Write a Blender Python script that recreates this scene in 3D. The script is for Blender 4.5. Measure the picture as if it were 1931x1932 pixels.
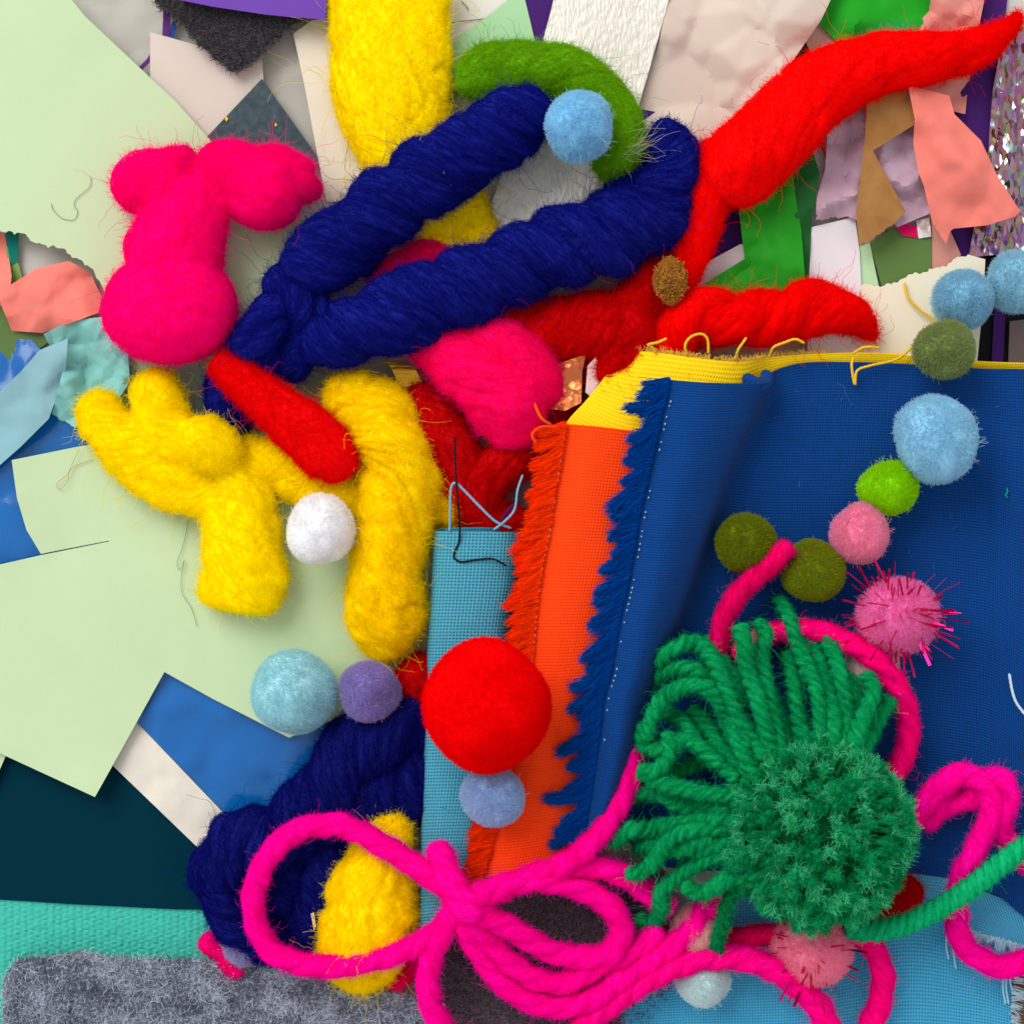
import bpy, bmesh, math
import numpy as np
from mathutils import Vector
from mathutils.geometry import delaunay_2d_cdt

for o in list(bpy.data.objects):
    bpy.data.objects.remove(o)
SC = bpy.context.scene
COL = SC.collection
U = 1e-4                      # one unit of the layout below = 0.1 mm
CX, CY, HC = 965.5, 966.0, 2800.0   # picture centre and camera height, in units

# ---------------------------------------------------------------- camera
cam_d = bpy.data.cameras.new('camera')
cam = bpy.data.objects.new('camera', cam_d)
COL.objects.link(cam)
cam.location = (0, 0, HC*U)
cam_d.sensor_fit = 'HORIZONTAL'
cam_d.angle = 2*math.atan(965.5/HC)
cam_d.clip_start, cam_d.clip_end = 0.005, 20
cam_d.dof.use_dof = True
cam_d.dof.focus_distance = (HC-105)*U
cam_d.dof.aperture_fstop = (cam_d.lens*1e-3)/0.0026
SC.camera = cam
# ---------------------------------------------------------------- light: one big window, soft room light
w = bpy.data.worlds.new('World'); SC.world = w; w.use_nodes = True
bg = w.node_tree.nodes['Background']
bg.inputs[0].default_value = (0.97, 0.98, 1.0, 1); bg.inputs[1].default_value = 0.58
def area(name, loc, size, power, col):
    d = bpy.data.lights.new(name, 'AREA'); d.shape = 'RECTANGLE'; d.size, d.size_y = size; d.energy = power; d.color = col
    o = bpy.data.objects.new(name, d); COL.objects.link(o); o.location = loc
    o.rotation_euler = (-Vector(loc)).to_track_quat('-Z', 'Y').to_euler()
area('window_light', (-0.78, 0.95, 1.10), (1.1, 1.1), 20.5, (1.0, 0.985, 0.95))
SC.cycles.max_bounces = 6; SC.cycles.diffuse_bounces = 4; SC.cycles.glossy_bounces = 3; SC.cycles.transparent_max_bounces = 8
vs = SC.view_settings
vs.view_transform = 'Standard'; vs.look = 'None'; vs.gamma = 1; vs.exposure = 0.2; vs.use_curve_mapping = False

# ---------------------------------------------------------------- maths helpers
def at(p):
    """layout point (x right, y down, height) -> scene units"""
    p = np.asarray(p, float)
    k = 1 - p[..., 2]/HC
    return np.stack([(p[..., 0]-CX)*k, (CY-p[..., 1])*k, p[..., 2]], -1)
def lin(c):
    c = np.array(c, float)/255
    return tuple(np.where(c <= .04045, c/12.92, ((c+.055)/1.055)**2.4)) + (1.0,)
def _h(i, j, k, s):
    n = (i*374761393 + j*668265263 + k*2147483647 + s*974711) & 0xffffffff
    n = ((n ^ (n >> 13))*1274126177) & 0xffffffff
    n = ((n ^ (n >> 15))*2246822519) & 0xffffffff
    return ((n ^ (n >> 16)) & 0xffff)/32767.5 - 1
def noise(p, scale, seed=0):
    q = np.asarray(p, float)/scale + 1000
    i = np.floor(q).astype(np.int64); f = q-i; f = f*f*(3-2*f)
    r = 0
    for a in (0, 1):
        for b in (0, 1):
            for c in (0, 1):
                wgt = (f[..., 0] if a else 1-f[..., 0])*(f[..., 1] if b else 1-f[..., 1])*(f[..., 2] if c else 1-f[..., 2])
                r = r + wgt*_h(i[..., 0]+a, i[..., 1]+b, i[..., 2]+c, seed)
    return r
def unit(v):
    return v/np.maximum(np.linalg.norm(v, axis=-1, keepdims=True), 1e-9)
def catmull(pts, per=24):
    P = np.asarray(pts, float)
    if len(P) == 2:
        t = np.linspace(0, 1, per+1)[:, None]; return P[0]*(1-t)+P[1]*t
    Q = np.vstack([2*P[0]-P[1], P, 2*P[-1]-P[-2]])
    out = []
    for i in range(len(P)-1):
        a, b, c, d = Q[i:i+4]
        t = np.linspace(0, 1, per, endpoint=False)[:, None]
        out.append(.5*(2*b+(c-a)*t+(2*a-5*b+4*c-d)*t*t+(3*b-a-3*c+d)*t**3))
    out.append(P[-1][None])
    return np.vstack(out)
def resample(P, n=None, step=None, dims=3):
    L = np.r_[0, np.cumsum(np.linalg.norm(np.diff(P[:, :dims], axis=0), axis=1))]
    if n is None: n = max(4, int(L[-1]/step)+1)
    s = np.linspace(0, L[-1], n)
    return np.stack([np.interp(s, L, P[:, k]) for k in range(P.shape[1])], 1), L[-1]

# ---------------------------------------------------------------- materials (all procedural)
MC = {}
def newmat(key):
    m = bpy.data.materials.new(key); m.use_nodes = True
    nt = m.node_tree; nt.nodes.clear()
    o = nt.nodes.new('ShaderNodeOutputMaterial')
    return m, nt, o
def nd(nt, kind, **kw):
    n = nt.nodes.new('ShaderNode'+kind)
    for k, v in kw.items(): setattr(n, k, v)
    return n
def setin(n, **kw):
    for k, v in kw.items(): n.inputs[k.replace('_', ' ')].default_value = v
def hsv(nt, col, fac_socket, lo, hi):
    """colour with its value running lo..hi along fac_socket"""
    mr = nd(nt, 'MapRange'); setin(mr, To_Min=lo, To_Max=hi); nt.links.new(fac_socket, mr.inputs['Value'])
    h = nd(nt, 'HueSaturation'); h.inputs['Color'].default_value = col
    nt.links.new(mr.outputs[0], h.inputs['Value'])
    return h.outputs[0]
def wool(rgb):
    k = ('wool', rgb)
    if k in MC: return MC[k]
    m, nt, o = newmat('wool_%d_%d_%d' % rgb)
    b = nd(nt, 'BsdfPrincipled'); setin(b, Roughness=.95)
    b.inputs['Sheen Weight'].default_value = .25; b.inputs['Sheen Roughness'].default_value = .5
    b.inputs['Specular IOR Level'].default_value = .1
    c = lin(rgb); b.inputs['Sheen Tint'].default_value = c
    uv = nd(nt, 'UVMap'); mp = nd(nt, 'Mapping'); mp.inputs['Scale'].default_value = (9, 30, 1)
    n = nd(nt, 'TexNoise'); setin(n, Scale=1.0, Detail=6.0, Roughness=.65, Distortion=1.6)
    nt.links.new(uv.outputs[0], mp.inputs[0]); nt.links.new(mp.outputs[0], n.inputs['Vector'])
    nt.links.new(hsv(nt, c, n.outputs[0], .86, 1.14), b.inputs['Base Color'])
    bp = nd(nt, 'Bump'); setin(bp, Strength=.22, Distance=.0004)
    nt.links.new(n.outputs[0], bp.inputs['Height']); nt.links.new(bp.outputs[0], b.inputs['Normal'])
    nt.links.new(b.outputs[0], o.inputs[0]); MC[k] = m; return m
def felted(rgb):
    k = ('felted', rgb)
    if k in MC: return MC[k]
    m, nt, o = newmat('felted_%d_%d_%d' % rgb)
    b = nd(nt, 'BsdfPrincipled'); setin(b, Roughness=1.); b.inputs['Specular IOR Level'].default_value = .05
    b.inputs['Sheen Weight'].default_value = .3; c = lin(rgb); b.inputs['Sheen Tint'].default_value = c
    tc = nd(nt, 'TexCoord'); n = nd(nt, 'TexNoise'); setin(n, Scale=2600.0, Detail=4.0, Roughness=.7)
    nt.links.new(tc.outputs['Object'], n.inputs['Vector'])
    nt.links.new(hsv(nt, c, n.outputs[0], .9, 1.1), b.inputs['Base Color'])
    bp = nd(nt, 'Bump'); setin(bp, Strength=.25, Distance=.0003)
    nt.links.new(n.outputs[0], bp.inputs['Height']); nt.links.new(bp.outputs[0], b.inputs['Normal'])
    nt.links.new(b.outputs[0], o.inputs[0]); MC[k] = m; return m
def fibre(rgb, lo=.88, hi=1.2, trans=.5):
    rgb = tuple(int(255*(v/255)**.8) if v > 40 else v for v in rgb)
    k = ('fibre', rgb, lo, hi, trans)
    if k in MC: return MC[k]
    m, nt, o = newmat('fibre_%d_%d_%d' % rgb)
    hi_ = nd(nt, 'HairInfo')
    cs = hsv(nt, lin(rgb), hi_.outputs['Random'], lo, hi)
    d = nd(nt, 'BsdfDiffuse'); t = nd(nt, 'BsdfTranslucent'); mx = nd(nt, 'MixShader'); mx.inputs[0].default_value = trans
    nt.links.new(cs, d.inputs[0]); nt.links.new(cs, t.inputs[0])
    nt.links.new(d.outputs[0], mx.inputs[1]); nt.links.new(t.outputs[0], mx.inputs[2]); nt.links.new(mx.outputs[0], o.inputs[0])
    MC[k] = m; return m
def paper(rgb, rough=.8, trans=0., grain=.12, bump=.25, coat=0., scale=2500, spec=.12):
    k = ('paper', rgb, rough, trans, grain, bump, coat, scale)
    if k in MC: return MC[k]
    m, nt, o = newmat('paper_%d_%d_%d' % rgb)
    b = nd(nt, 'BsdfPrincipled'); setin(b, Roughness=rough)
    b.inputs['Specular IOR Level'].default_value = spec
    b.inputs['Coat Weight'].default_value = coat; b.inputs['Coat Roughness'].default_value = .15
    tc = nd(nt, 'TexCoord')
    n = nd(nt, 'TexNoise'); setin(n, Scale=float(scale), Detail=4.0, Roughness=.7)
    n2 = nd(nt, 'TexNoise'); setin(n2, Scale=90.0, Detail=3.0)
    nt.links.new(tc.outputs['Object'], n.inputs['Vector']); nt.links.new(tc.outputs['Object'], n2.inputs['Vector'])
    ad = nd(nt, 'Math', operation='ADD'); nt.links.new(n.outputs[0], ad.inputs[0]); nt.links.new(n2.outputs[0], ad.inputs[1])
    hf = nd(nt, 'Math', operation='MULTIPLY'); hf.inputs[1].default_value = .5; nt.links.new(ad.outputs[0], hf.inputs[0])
    cs = hsv(nt, lin(rgb), hf.outputs[0], 1-grain, 1+grain)
    nt.links.new(cs, b.inputs['Base Color'])
    bp = nd(nt, 'Bump'); setin(bp, Strength=bump, Distance=.00012)
    nt.links.new(n.outputs[0], bp.inputs['Height']); nt.links.new(bp.outputs[0], b.inputs['Normal'])
    out = b.outputs[0]
    if trans:
        t = nd(nt, 'BsdfTranslucent'); nt.links.new(cs, t.inputs[0])
        mx = nd(nt, 'MixShader'); mx.inputs[0].default_value = trans
        nt.links.new(out, mx.inputs[1]); nt.links.new(t.outputs[0], mx.inputs[2]); out = mx.outputs[0]
    nt.links.new(out, o.inputs[0]); MC[k] = m; return m
def dyed(rgb, rgb2, scale, lo=.42, hi=.6, trans=.15):
    """tissue dyed in two colours that bleed into each other"""
    m = paper(rgb, .7, trans).copy(); nt = m.node_tree
    h = [n for n in nt.nodes if n.type == 'HUE_SAT'][0]
    tc = nd(nt, 'TexCoord'); n = nd(nt, 'TexNoise'); setin(n, Scale=float(scale), Detail=2.0)
    nt.links.new(tc.outputs['Object'], n.inputs['Vector'])
    r = nd(nt, 'ValToRGB'); r.color_ramp.elements[0].position = lo; r.color_ramp.elements[1].position = hi
    r.color_ramp.elements[0].color = lin(rgb); r.color_ramp.elements[1].color = lin(rgb2)
    nt.links.new(n.outputs[0], r.inputs[0]); nt.links.new(r.outputs[0], h.inputs['Color'])
    return m
def weave(rgb, period=5.6, gap=.42, bump=.7):
    k = ('weave', rgb, period)
    if k in MC: return MC[k]
    m, nt, o = newmat('woven_cotton_%d_%d_%d' % rgb)
    b = nd(nt, 'BsdfPrincipled'); setin(b, Roughness=.9); b.inputs['Specular IOR Level'].default_value = .15
    b.inputs['Sheen Weight'].default_value = .03
    uv = nd(nt, 'UVMap')
    wob = nd(nt, 'TexNoise'); setin(wob, Scale=6.0, Detail=2.0); nt.links.new(uv.outputs[0], wob.inputs['Vector'])
    va = nd(nt, 'VectorMath', operation='MULTIPLY_ADD'); va.inputs[1].default_value = (.012, .012, 0)
    nt.links.new(wob.outputs['Color'], va.inputs[0]); nt.links.new(uv.outputs[0], va.inputs[2])
    mp = nd(nt, 'Mapping'); mp.inputs['Scale'].default_value = (100/period, 100/period, 1); nt.links.new(va.outputs[0], mp.inputs[0])
    sx = nd(nt, 'SeparateXYZ'); nt.links.new(mp.outputs[0], sx.inputs[0])
    def M(op, a, bb=None):
        n = nd(nt, 'Math', operation=op)
        for i, v in enumerate((a, bb)):
            if v is None: continue
            if isinstance(v, (int, float)): n.inputs[i].default_value = v
            else: nt.links.new(v, n.inputs[i])
        return n.outputs[0]
    a = M('ABSOLUTE', M('SINE', M('MULTIPLY', sx.outputs[0], math.pi)))
    c = M('ABSOLUTE', M('SINE', M('MULTIPLY', sx.outputs[1], math.pi)))
    ck = nd(nt, 'TexChecker'); setin(ck, Scale=1.0); nt.links.new(mp.outputs[0], ck.inputs['Vector'])
    hole = M('MULTIPLY', M('SUBTRACT', 1.0, a), M('SUBTRACT', 1.0, c))
    h = M('SUBTRACT', 1.0, M('MULTIPLY', M('POWER', hole, .8), 1.6))
    h = M('MULTIPLY', h, M('ADD', M('MULTIPLY', M('ADD', M('MULTIPLY', ck.outputs['Fac'], a), M('MULTIPLY', M('SUBTRACT', 1.0, ck.outputs['Fac']), c)), .25), .75))
    ns = nd(nt, 'TexNoise'); setin(ns, Scale=3.0, Detail=6.0, Roughness=.8); nt.links.new(uv.outputs[0], ns.inputs['Vector'])
    sl = []
    for sc_ in ((.5, 100/period*.9, 1), (100/period*.9, .5, 1)):      # slubs: threads thicker and paler in runs
        m2 = nd(nt, 'Mapping'); m2.inputs['Scale'].default_value = sc_; nt.links.new(uv.outputs[0], m2.inputs[0])
        n2 = nd(nt, 'TexNoise'); setin(n2, Scale=1.0, Detail=2.0); nt.links.new(m2.outputs[0], n2.inputs['Vector']); sl.append(n2.outputs[0])
    h = M('MULTIPLY', h, M('ADD', M('MULTIPLY', M('ADD', sl[0], sl[1]), .7), .3))
    fac = M('MULTIPLY', M('ADD', M('MULTIPLY', h, 1-gap), gap), M('ADD', M('MULTIPLY', ns.outputs[0], .5), .8))
    nt.links.new(hsv(nt, lin(rgb), fac, 0.0, 1.12), b.inputs['Base Color'])
    bp = nd(nt, 'Bump'); setin(bp, Strength=bump, Distance=.00022)
    nt.links.new(h, bp.inputs['Height']); nt.links.new(bp.outputs[0], b.inputs['Normal'])
    nt.links.new(b.outputs[0], o.inputs[0]); MC[k] = m; return m
def metal(rgb, rough=.3, sparkle=0., scale=900, metallic=.9, stretch=(1, 1, 1), bump=.0, tint=0.):
    m, nt, o = newmat('foil_%d_%d_%d' % rgb)
    b = nd(nt, 'BsdfPrincipled'); setin(b, Roughness=rough, Metallic=metallic)
    b.inputs['Base Color'].default_value = lin(rgb)
    tc = nd(nt, 'TexCoord'); mp = nd(nt, 'Mapping'); mp.inputs['Scale'].default_value = stretch
    nt.links.new(tc.outputs['Object'], mp.inputs[0])
    v = nd(nt, 'TexVoronoi'); setin(v, Scale=float(scale)); nt.links.new(mp.outputs[0], v.inputs['Vector'])
    if sparkle:
        g = nd(nt, 'NewGeometry')
        sb = nd(nt, 'VectorMath', operation='SUBTRACT'); sb.inputs[1].default_value = (.5, .5, .5)
        nt.links.new(v.outputs['Color'], sb.inputs[0])
        sc = nd(nt, 'VectorMath', operation='SCALE'); sc.inputs['Scale'].default_value = sparkle; nt.links.new(sb.outputs[0], sc.inputs[0])
        ad = nd(nt, 'VectorMath', operation='ADD'); nt.links.new(g.outputs['Normal'], ad.inputs[0]); nt.links.new(sc.outputs[0], ad.inputs[1])
        nm = nd(nt, 'VectorMath', operation='NORMALIZE'); nt.links.new(ad.outputs[0], nm.inputs[0])
        nt.links.new(nm.outputs[0], b.inputs['Normal'])
        if tint:
            mix = nd(nt, 'Mix', data_type='RGBA'); mix.inputs['Factor'].default_value = tint
            mix.inputs['A'].default_value = lin(rgb); nt.links.new(v.outputs['Color'], mix.inputs['B'])
            nt.links.new(mix.outputs['Result'], b.inputs['Base Color'])
    elif bump:
        n = nd(nt, 'TexNoise'); setin(n, Scale=float(scale), Detail=3.0); nt.links.new(mp.outputs[0], n.inputs['Vector'])
        bp = nd(nt, 'Bump'); setin(bp, Strength=bump, Distance=.0004)
        nt.links.new(n.outputs[0], bp.inputs['Height']); nt.links.new(bp.outputs[0], b.inputs['Normal'])
    nt.links.new(b.outputs[0], o.inputs[0]); return m
def film(rgb, opacity=.35):
    m, nt, o = newmat('clear_plastic_film')
    t = nd(nt, 'BsdfTransparent'); t.inputs[0].default_value = (.96, .96, .95, 1)
    b = nd(nt, 'BsdfPrincipled'); setin(b, Roughness=.14); b.inputs['Base Color'].default_value = lin(rgb)
    b.inputs['Specular IOR Level'].default_value = .6
    mx = nd(nt, 'MixShader'); mx.inputs[0].default_value = opacity
    nt.links.new(t.outputs[0], mx.inputs[1]); nt.links.new(b.outputs[0], mx.inputs[2]); nt.links.new(mx.outputs[0], o.inputs[0])
    return m

# ---------------------------------------------------------------- object helpers
def tag(o, label, cat, group=None, kind=None):
    if label: o['label'] = label
    if cat: o['category'] = cat
    if group: o['group'] = group
    if kind: o['kind'] = kind
    return o
def origin_of(o):
    return np.array(o.location)/U if o else np.zeros(3)
def mesh_obj(name, V, F, m, parent=None, uv=None, sharp=None, smooth=True):
    """V in scene units. Top-level: origin at the base of the shape; part: shares its parent's origin"""
    V = np.asarray(V, float)
    if parent is None:
        org = np.array([V[:, 0].mean(), V[:, 1].mean(), V[:, 2].min()])
    else:
        org, q = np.zeros(3), parent
        while q: org = org + np.array(q.location)/U; q = q.parent
    me = bpy.data.meshes.new(name)
    me.from_pydata(((V-org)*U).tolist(), [], F)
    if uv is not None:
        l = me.uv_layers.new(name='UVMap')
        vi = np.empty(len(me.loops), int); me.loops.foreach_get('vertex_index', vi)
        l.data.foreach_set('uv', np.asarray(uv)[vi].ravel())
    me.polygons.foreach_set('use_smooth', [smooth]*len(me.polygons))
    if sharp: me.set_sharp_from_angle(angle=math.radians(sharp))
    me.materials.append(m)
    me.update()
    o = bpy.data.objects.new(name, me); COL.objects.link(o)
    if parent: o.parent = parent
    else: o.location = org*U
    return o
def empty(name, p):
    o = bpy.data.objects.new(name, None); COL.objects.link(o); o.location = np.asarray(p)*U
    o.empty_display_size = .005
    return o
def hair_obj(name, pts, m, parent, r0=.8, r1=.25):
    """pts (n,k,3) scene units -> strands, parented to the thing they grow from"""
    n, k = pts.shape[:2]
    org, q = np.zeros(3), parent
    while q: org = org + np.array(q.location)/U; q = q.parent
    cu = bpy.data.hair_curves.new(name)
    cu.add_curves([k]*n)
    cu.position_data.foreach_set('vector', ((pts-org)*U).astype(np.float32).ravel())
    a = cu.attributes.get('radius') or cu.attributes.new('radius', 'FLOAT', 'POINT')
    rad = np.linspace(r0, r1, k)[None]*np.ones((n, 1))
    a.data.foreach_set('value', (rad*U).astype(np.float32).ravel())
    cu.materials.append(m)
    o = bpy.data.objects.new(name, cu); COL.objects.link(o); o.parent = parent
    o['kind'] = 'stuff'
    return o
def merge(parts):
    Vs, Fs, Us, n = [], [], [], 0
    for p in parts:
        V, F = p[0], p[1]
        Vs.append(V); Fs += [[i+n for i in f] for f in F]; n += len(V)
        Us.append(p[2] if len(p) > 2 else np.zeros((len(V), 2)))
    return np.vstack(Vs), Fs, np.vstack(Us)

class Tube:
    """A strand along a path: round or flattened, with twisted plies and felted unevenness"""
    def __init__(s, pts, flat=1., lobes=0, depth=.2, twist=.3, bump=.05, bscale=60, seed=1, cap=1., step=4., streak=0., zoff=0, crease=None):
        P = np.array([(p[0], p[1], p[2]+zoff, p[3]) for p in pts], float)
        D = catmull(P)
        W = at(D[:, :3]); R = np.maximum(D[:, 3], .5)*(1-D[:, 2]/HC)
        Q, s.L = resample(np.c_[W, R], step=step)
        s.C = Q[:, :3]; s.n = len(Q); s.ds = s.L/(s.n-1)
        T = unit(np.gradient(s.C, axis=0))
        Z = np.array([0, 0, 1.])
        B = np.cross(T, Z); bad = np.linalg.norm(B, axis=1) < .15
        if bad.any():
            good = np.where(~bad)[0]
            for i in np.where(bad)[0]: B[i] = B[good[np.argmin(abs(good-i))]] if len(good) else [1, 0, 0]
        s.B = unit(B); s.N = unit(np.cross(s.B, T)); s.T = T
        d = np.minimum(np.arange(s.n), np.arange(s.n)[::-1])*s.ds
        capl = np.maximum(cap*Q[:, 3], 1.5*s.ds)
        e = np.clip(d/capl, 0, 1)
        s.R = Q[:, 3]*np.sqrt(np.clip(1-(1-e)**2, 0, 1)+1e-4)
        s.flat, s.lobes, s.depth, s.twist = flat, lobes, depth, twist
        s.bump, s.bscale, s.seed, s.streak = bump, bscale, seed, streak
        s.crease = crease or 0.
    def pos(s, S, th, off=0.):
        x = np.clip(S/s.ds, 0, s.n-1.001); i = x.astype(int); f = (x-i)
        l = lambda A: A[i]*(1-f)[..., None]+A[i+1]*f[..., None]
        r = s.R[i]*(1-f)+s.R[i+1]*f
        B, N = l(s.B), l(s.N)
        ph = th-2*math.pi*s.twist*S/100
        if s.crease: ph = ph+.9*noise(np.stack([S, 0*S, 0*S], -1), 130, s.seed+31)
        pr = 1.
        if s.lobes: pr = 1-s.depth*(1-np.abs(np.cos(ph*s.lobes/2))**.8)
        dirv = np.cos(th)[..., None]*B+np.sin(th)[..., None]*N*s.flat
        base = l(s.C)+dirv*(r*pr)[..., None]
        a = noise(base, s.bscale, s.seed)*s.bump*r + noise(base, s.bscale*.35, s.seed+7)*s.bump*.4*r
        if s.streak:
            q = np.stack([S/60., np.cos(ph)*r/7, np.sin(ph)*r/7], -1)
            a = a+noise(q, 1., s.seed+3)*s.streak
        if s.crease:
            q = np.stack([S/130., np.cos(ph)*r/42, np.sin(ph)*r/42], -1)
            v = noise(q, 1., s.seed+13); u = noise(q*2.1+7, 1., s.seed+17)
            a = a-s.crease*r*(np.exp(-(v/.10)**2)+.5*np.exp(-(u/.12)**2))
        return base+dirv*(a+off)[..., None]
    def mesh(s, nt=40):
        th = np.arange(nt)/nt*2*math.pi
        S = np.arange(s.n)*s.ds
        SS, TT = np.meshgrid(S, th, indexing='ij')
        V = s.pos(SS, TT).reshape(-1, 3)
        i = np.arange(s.n-1)[:, None]*nt; j = np.arange(nt)[None]; k = (j+1) % nt
        F = np.stack([i+j, i+k, i+nt+k, i+nt+j], -1).reshape(-1, 4)[:, ::-1].tolist()
        F.append(list(range(nt))); F.append(list(range((s.n-1)*nt, s.n*nt))[::-1])
        uv = np.stack([SS/100, (TT-2*math.pi*s.twist*SS/100)/(2*math.pi)*np.median(s.R)*6.3/100], -1).reshape(-1, 2)
        return V, F, uv
    def lying(s, n, rng, length=70, k=6, lift=3., wander=.25, top=True):
        S = rng.random(n)*s.L
        th = rng.random(n)*(1.5*math.pi if top else 2*math.pi)-(math.pi*.25 if top else 0)
        L = length*(.5+rng.random(n))*rng.choice([-1, 1], n)
        drift = rng.normal(0, wander, n)
        r = np.maximum(np.interp(S, np.arange(s.n)*s.ds, s.R), 6)
        wob = rng.normal(0, .10, (n, k)).cumsum(1)
        li = rng.random(n)*lift
        out = []
        for q in range(k):
            t = q/(k-1)
            Sq = np.clip(S+L*t, 0, s.L)
            tq = th+2*math.pi*s.twist*(Sq-S)/100+drift*L*t/r+wob[:, q]*12/r
            out.append(s.pos(Sq, tq, li*(math.sin(t*3.0)*.8+.25)+.3))
        return np.stack(out, 1)
    def down(s, n, rng, length=10, k=5):
        S = rng.random(n)*s.L; th = rng.random(n)*1.6*math.pi-.3*math.pi
        p0 = s.pos(S, th); nrm = unit(s.pos(S, th, 5.)-p0)
        d = unit(nrm*(.25+.6*rng.random((n, 1)))+rng.normal(0, .6, (n, 3)))
        return walk(p0, d, length*(.4+rng.random(n)), k, rng, .4)
    def fly(s, n, rng, length=45, k=7, out=.6, curl=.45):
        S = rng.random(n)*s.L; th = rng.random(n)*2*math.pi
        p0 = s.pos(S, th); c = s.pos(S, th, 5.)
        nrm = unit(c-p0)
        i = np.clip((S/s.ds).astype(int), 0, s.n-1)
        d = unit(nrm*out*rng.random((n, 1))*1.6+s.T[i]*rng.normal(0, .8, (n, 1))+rng.normal(0, .35, (n, 3)))
        L = length*(.25+rng.random(n)**3*1.9)
        return walk(p0, d, L, k, rng, curl*.75)
def walk(p0, d, L, k, rng, curl):
    pts = [p0]; p = p0
    for _ in range(k-1):
        p = p+d*(L/(k-1))[:, None]; pts.append(p)
        d = unit(d+rng.normal(0, curl, d.shape))
    return np.stack(pts, 1)

def wool_thing(name, label, cat, tubes, rgb, group=None, hairs=5000, fly=350, nt=64, hl=75, seed=1, dark=None, flen=45, lift=3., parent=None, r=.75, soft=0):
    rng = np.random.default_rng(seed)
    V, F, uv = merge([t.mesh(nt) for t in tubes])
    o = mesh_obj(name, V, F, felted(rgb) if soft else wool(rgb), parent, uv)
    if soft:      # strands melt into one another where they touch
        md = o.modifiers.new('felt_together', 'REMESH'); md.mode = 'VOXEL'; md.voxel_size = 4.*U; md.use_smooth_shade = True
        md = o.modifiers.new('settle', 'SMOOTH'); md.factor = .5; md.iterations = soft
    if parent is None: tag(o, label, cat, group)
    Lt = sum(t.L for t in tubes); hs = []
    for t in tubes:
        m_ = int(hairs*t.L/Lt)
        hs.append(t.lying(int(m_*.4), rng, hl*.6, 5, lift+2, .9))
        hs.append(t.down(int(m_*1.25), rng, 15.))
    hair_obj('fibres', np.vstack(hs), fibre(rgb), o, .30, .18)
    if fly:
        hair_obj('stray_fibres', np.vstack([t.fly(int(fly*t.L/Lt)+1, rng, flen) for t in tubes]), fibre(rgb, .7, 1.2), o, .36, .22)
    return o

def ball(c, r, sq=(1, 1, 1), seed=1, amp=.05, sub=4):
    bm = bmesh.new(); bmesh.ops.create_icosphere(bm, subdivisions=sub, radius=1)
    bm.verts.ensure_lookup_table()
    D = np.array([v.co[:] for v in bm.verts]); F = [[v.index for v in f.verts] for f in bm.faces]; bm.free()
    C = at(c); r = r*(1-c[2]/HC)
    k = 1+amp*noise(D*50+seed*37, 45, seed)+amp*.3*noise(D*50+seed*11, 16, seed)
    return C, D, F, C+D*(k*r)[:, None]*np.array(sq), r
def pompom(label, c, r, rgb, sq=(1, 1, 1), seed=1, pile=7, n=13000, amp=.13, r0=.34, lo=.92, hi=1.12):
    rng = np.random.default_rng(seed)
    C, D, F, V, r = ball(c, r-pile*.6, sq, seed, amp)
    rgb = tuple(int(255*(v/255)**.62) if v > 40 else v for v in rgb)
    o = mesh_obj('pompom', V, F, felted(rgb))
    tag(o, label, 'pompom', 'craft pompoms')
    d = unit(rng.normal(0, 1, (n, 3))); d[:, 2] = np.abs(d[:, 2])*np.where(rng.random(n) < .12, -1, 1); d = unit(d)
    k = 1+amp*noise(d*50+seed*37, 45, seed)
    root = C+d*(k*r)[:, None]*np.array(sq)*.985
    cl = np.stack([noise(d*50+s_*91, 6, seed+s_) for s_ in range(3)], 1)
    dirs = unit(d*.8+rng.normal(0, .5, d.shape)+cl*.3)
    L = pile*(.7+.6*rng.random(n))
    hair_obj('pile', walk(root, dirs, L, 4, rng, .22), fibre(rgb, lo, hi, .5), o, r0, .2)
    ns = 130
    d = unit(rng.normal(0, 1, (ns, 3))); d[:, 2] = np.abs(d[:, 2])
    hair_obj('stray_fibres', walk(C+d*r*np.array(sq), unit(d+rng.normal(0, .5, d.shape)), pile*(1+1.6*rng.random(ns)), 5, rng, .4), fibre(rgb, .7, 1.2), o, .5, .25)
    return o

def inside(P, poly):
    x, y = P[:, 0], P[:, 1]; r = np.zeros(len(P), bool); n = len(poly)
    for i in range(n):
        (x1, y1), (x2, y2) = poly[i-1], poly[i]
        c = ((y1 > y) != (y2 > y)) & (x < (x2-x1)*(y-y1)/((y2-y1) if y2 != y1 else 1e-9)+x1)
        r ^= c
    return r
def crumple(P, amp, scale, seed):
    """flat facets meeting in sharp valleys and ridges"""
    rng = np.random.default_rng(seed); z = np.zeros(len(P))
    lo, hi = P.min(0)-scale, P.max(0)+scale
    for o_, (sg, sc, am) in enumerate(((1, 1, 1), (-1, 1.15, 1), (1, .5, .38), (-1, .55, .38))):
        k = max(6, int(np.prod((hi-lo)/(scale*sc))*1.1))
        c = lo+rng.random((k, 2))*(hi-lo); a = rng.random(k)*2*math.pi; g = am*amp/(scale*sc)*(.4+1.3*rng.random(k))*1.7
        h = rng.normal(0, .35, k)*amp*am
        e = np.full(len(P), -1e9)
        for q in range(k):
            d = P-c[q]
            e = np.maximum(e, h[q]+g[q]*(d[:, 0]*math.cos(a[q])+d[:, 1]*math.sin(a[q]))-(d**2).sum(1)*am*amp/(scale*sc)**2*1.3)
        z += sg*(e-e.mean())*1.5
    return z
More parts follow.
